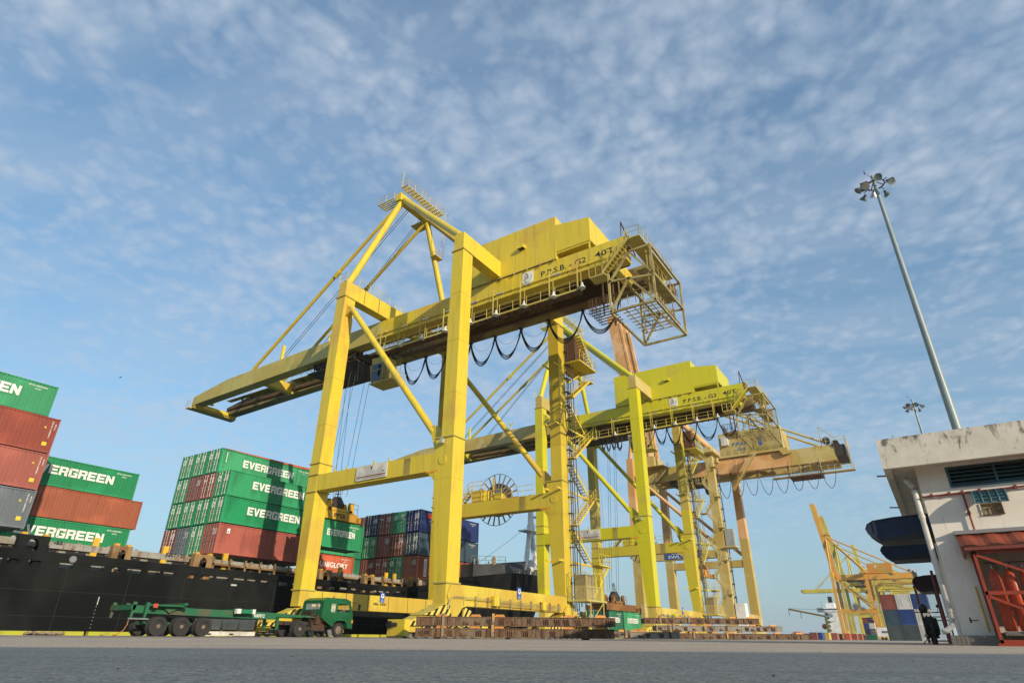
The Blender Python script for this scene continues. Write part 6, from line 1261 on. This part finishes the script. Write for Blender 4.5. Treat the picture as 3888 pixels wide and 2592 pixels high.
# side awnings
AWB = paint('dark_blue_awning_cloth', (.007, .022, .06), (.005, .016, .045), .5, 0, .7, .4, 3); AWR = paint('dark_red_awning_cloth', (.035, .006, .006), None, .5, 0, .7)
def awning(label, x, xlen, yout, z0, z1, mat, base=-.34):
    a = thing('awning', label, 'awning', (x, base, 0)); yo = yout-base; h = z1-z0
    prof = [(0, z1+.05), (yo*.55, z1+.02), (yo*.86, z1-h*.06), (yo*.96, z1-h*.2), (yo, z1-h*.42), (yo*.98, z1-h*.62), (yo*.90, z1-h*.84), (yo*.82, z0), (0, z0+.06)]
    m = MB(); m.prism(prof, 'x', 0, xlen); m.build('cloth', mat, a)
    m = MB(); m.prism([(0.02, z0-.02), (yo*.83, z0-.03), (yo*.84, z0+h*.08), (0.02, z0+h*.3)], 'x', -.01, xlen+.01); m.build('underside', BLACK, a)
    m = MB(); q = [(y, z) for y, z in prof[:-1]]; m.path([(-.02, y, z) for y, z in q], .018, 5)
    for i in range(8): y = yo*(.1+.11*i); m.box(-.02, y, z0+h*.38, -.004, y+.015, z1-.02)
    m.build('frame', BLACK, a); return a
awning('long dark blue awning on the side of the white building, the upper one', 23.0, 1.3, 1.46, 2.95, 3.60, AWB)
awning('dark blue awning below and beyond the first, on the side wall', 27.6, 1.5, 1.44, 2.82, 3.40, AWB)
awning('small dark red awning farthest along the side wall', 36.2, 2.2, .90, 2.2, 2.86, AWR)
m = MB(); m.box(21.2, .62, 5.0, 21.24, .64, 5.02); 
ex = MB(); ex.tube((23.4, .5, 5.02), (23.4, .78, 5.04), .03, n=8); ex.tube((29.6, .5, 5.0), (29.6, .82, 5.03), .03, n=8); build_each(sb2(ex), 'roof_spout', STEEL, bl)
an = MB(); an.tube((23.5, -.05, 5.78), (23.42, .02, 6.35), .008, n=5); tag(an.build('roof_antenna', ROPE), 'thin whip aerial on the roof edge of the white building', 'aerial')
m = MB()
for x, y, zt in ((30.2, .02, 2.6), (36.2, .86, 2.3), (38.0, .10, 2.3)): m.tube((x, y, 0), (x, y, zt), .05, n=8)
for z in (.95, 1.1): m.tube((36.2, .86, z), (36.4, -.1, z), .025, n=6)
build_each(sb2(m), 'side_post', REDB, bl)
fn = thing('wire_fence', 'dark red framed wire mesh fence beyond the side wall of the building', 'fence', (39, -.3, 0))
m = MB(); m.beam((0, .15, 0), (0, .15, 2.6), .07); m.beam((0, 1.25, 0), (0, 1.25, 2.6), .07); m.beam((0, 0.1, 2.6), (0, 1.3, 2.6), .07); m.beam((0, .1, .1), (0, 1.3, .1), .06); m.build('frame', REDB, fn)
m = MB()
for i in range(1, 18): m.tube((0, .15+1.1*i/18, .1), (0, .15+1.1*i/18, 2.6), .006, n=3)
for i in range(1, 30): m.tube((0, .15, .1+2.5*i/30), (0, 1.25, .1+2.5*i/30), .006, n=3)
m.build('wire_mesh', STEEL, fn)
# parked motorcycle
mc = thing('motorcycle', 'dark parked motorcycle with a helmet on its mirror beside the building corner', 'motorcycle', (25.2, .42, 0), math.radians(4))
m = MB()
for x in (0, 1.22):
    n = 24; m.path([(x+.29*math.cos(2*math.pi*i/n), 0, .30+.29*math.sin(2*math.pi*i/n)) for i in range(n+1)], .045, 8); m.tube((x, -.05, .3), (x, .05, .3), .07, n=12)
    for i in range(8): t = math.pi*i/4; m.tube((x, 0, .3), (x+.27*math.cos(t), 0, .3+.27*math.sin(t)), .006, n=3)
m.build('wheels', TYRE, mc)
m = MB(); m.path([(0, -.07, .3), (.14, -.07, .6), (.2, -.06, .86)], .022, 6); m.path([(0, .07, .3), (.14, .07, .6), (.2, .06, .86)], .022, 6); m.lathe((.05, 0, .72), (-1, 0, 0), [(-.1, .05), (.0, .10), (.04, .10)], 14)
m.prism([(.15, .80), (.45, .78), (.75, .70), (1.3, .74), (1.45, .82), (1.1, .66), (.9, .42), (.6, .40), (.35, .5)], 'y', -.11, .11); m.prism([(.02, .45), (.22, .78), (.36, .72), (.5, .3), (.3, .28)], 'y', -.2, .2); m.box(.4, -.16, .18, .8, .16, .42)
m.path([(.24, -.36, .95), (.2, -.12, .93), (.2, .12, .93), (.24, .36, .95)], .017, 6); m.path([(.22, -.28, .95), (.15, -.32, 1.1)], .008, 4); m.tube((.13, -.36, 1.12), (.15, -.28, 1.12), .05, n=10); m.path([(.22, .28, .95), (.15, .32, 1.1)], .008, 4); m.tube((.5, .16, .2), (1.3, .18, .26), .04, n=10); m.path([(.7, .1, .25), (.62, .32, .02)], .014, 4)
m.build('frame', BLACK, mc)
hm2 = MB(); hm2.lathe((.2, .12, .92), (0, 0, 1), [(0, .09), (.05, .125), (.13, .14), (.21, .11), (.26, .04)], 16); tag(hm2.build('helmet', flat('dark_helmet', (.03, .028, .03), .25), None, True), 'dark round helmet resting on the motorcycle handlebar', 'helmet').location = (25.2, .42, .02)
# ------------------------------------------------------------------ high mast lights
MAST = paint('grey_green_mast', (.25, .31, .31), (.22, .27, .27), .5, .0, .4, .2)
MASTL = flat('dull_lamp_housing', (.14, .19, .19), .4, .3)
def mast(label, x, y, h, r0, r1, grp='tall floodlight masts'):
    R = thing('light_mast', label, 'floodlight mast', (x, y, 0), 0, grp)
    m = MB(); m.lathe((0, 0, 0), (0, 0, 1), [(0, r0), (h*.5, (r0+r1)/2), (h, r1), (h+.3, r1)], 18); m.build('pole', MAST, R, True)
    m = MB(); n = 24; m.path([(0.62*math.cos(2*math.pi*i/n), 0.62*math.sin(2*math.pi*i/n), h-.55) for i in range(n+1)], .05, 6)
    for i in range(4): t = math.pi*i/2+.5; m.tube((0, 0, h-.2), (.62*math.cos(t), .62*math.sin(t), h-.55), .035, n=5)
    for i in range(8): t = math.pi*i/4+.2; m.tube((.6*math.cos(t), .6*math.sin(t), h-.55), (.95*math.cos(t), .95*math.sin(t), h-.6), .03, n=5)
    m.box(-.3, .4, h-.6, .3, .9, h-.2); m.build('head_ring', SOOT, R)
    for i in range(8):
        t = math.pi*i/4+.2; c = Vector((1.0*math.cos(t), 1.0*math.sin(t), h-.6-(.35 if i % 2 else 0))); d = Vector((math.cos(t)*.6, math.sin(t)*.6, -.6)) 
        m = MB(); m.lathe(c-d*.25, d, [(0, .09), (.15, .10), (.2, .14), (.42, .27), (.46, .28), (.44, .25)], 16); m.build('floodlight', ALU if i % 3 == 0 else MASTL, R, True)
    m = MB(); m.tube((0, 0, h), (0, .4, h+.8), .015, n=5); m.box(-.14, .37, h+.75, .14, .43, h+.88); m.build('lightning_rod', SOOT, R); return R
mast('tall tapering floodlight mast rising behind the white building roof', 43.5, -3.33, 30.9, .33, .11)
mast('smaller looking distant floodlight mast left of the tall one', 97, -3.45, 30.2, .34, .11)
# small bird
m = MB(); m.add([(0, 0, 0), (.12, 0, .02), (.3, 0, 0), (.15, .35, .12), (.15, -.35, .12), (.12, .6, .05), (.12, -.6, .05), (.15, 0, -.05)], [(0, 3, 7), (2, 3, 7), (0, 4, 7), (2, 4, 7), (3, 5, 2), (4, 6, 2), (0, 3, 1), (0, 4, 1)])
b = m.build('bird', BLACK); b.scale = (.4, .4, .4); b.location = (18.0, 47, 17.2); tag(b, 'tiny dark bird flying alone over the container stacks', 'bird')

m = MB(); rr = random.Random(11)
for i in range(170):
    d = rr.uniform(2.2, 26)**1.0; lat = rr.uniform(-1, 1)*d*.95; x = _f.x*d*1.1+_r.x*lat; y = _f.y*d*1.1+_r.y*lat; r = rr.uniform(.002, .006)*(1+.03*d)
    m.lathe((x, y, -.001), (0, 0, 1), [(0, r*.8), (r*.35, r), (r*.8, r*.5)], 6)
tag(m.build('loose_grit', flat('dark_grit', (.05, .045, .04), .9)), 'scattered small dark grit and debris lying on the asphalt', 'grit', kind='stuff')
m = MB(); m.box(-650, -2600, -7, 5400, 5400, 72)
hz = bpy.data.materials.new('thin_haze'); hz.use_nodes = True; nt = hz.node_tree; nt.nodes.clear(); o_ = N(nt, 'ShaderNodeOutputMaterial'); v_ = N(nt, 'ShaderNodeVolumePrincipled')
v_.inputs['Color'].default_value = (0.86, 0.93, 1.0, 1); v_.inputs['Density'].default_value = 0.00013; v_.inputs['Anisotropy'].default_value = 0.2
nt.links.new(v_.outputs[0], o_.inputs['Volume'])
tag(m.build('haze', hz), kind='stuff')
S.cycles.volume_bounces = 1; S.cycles.volume_step_rate = 4
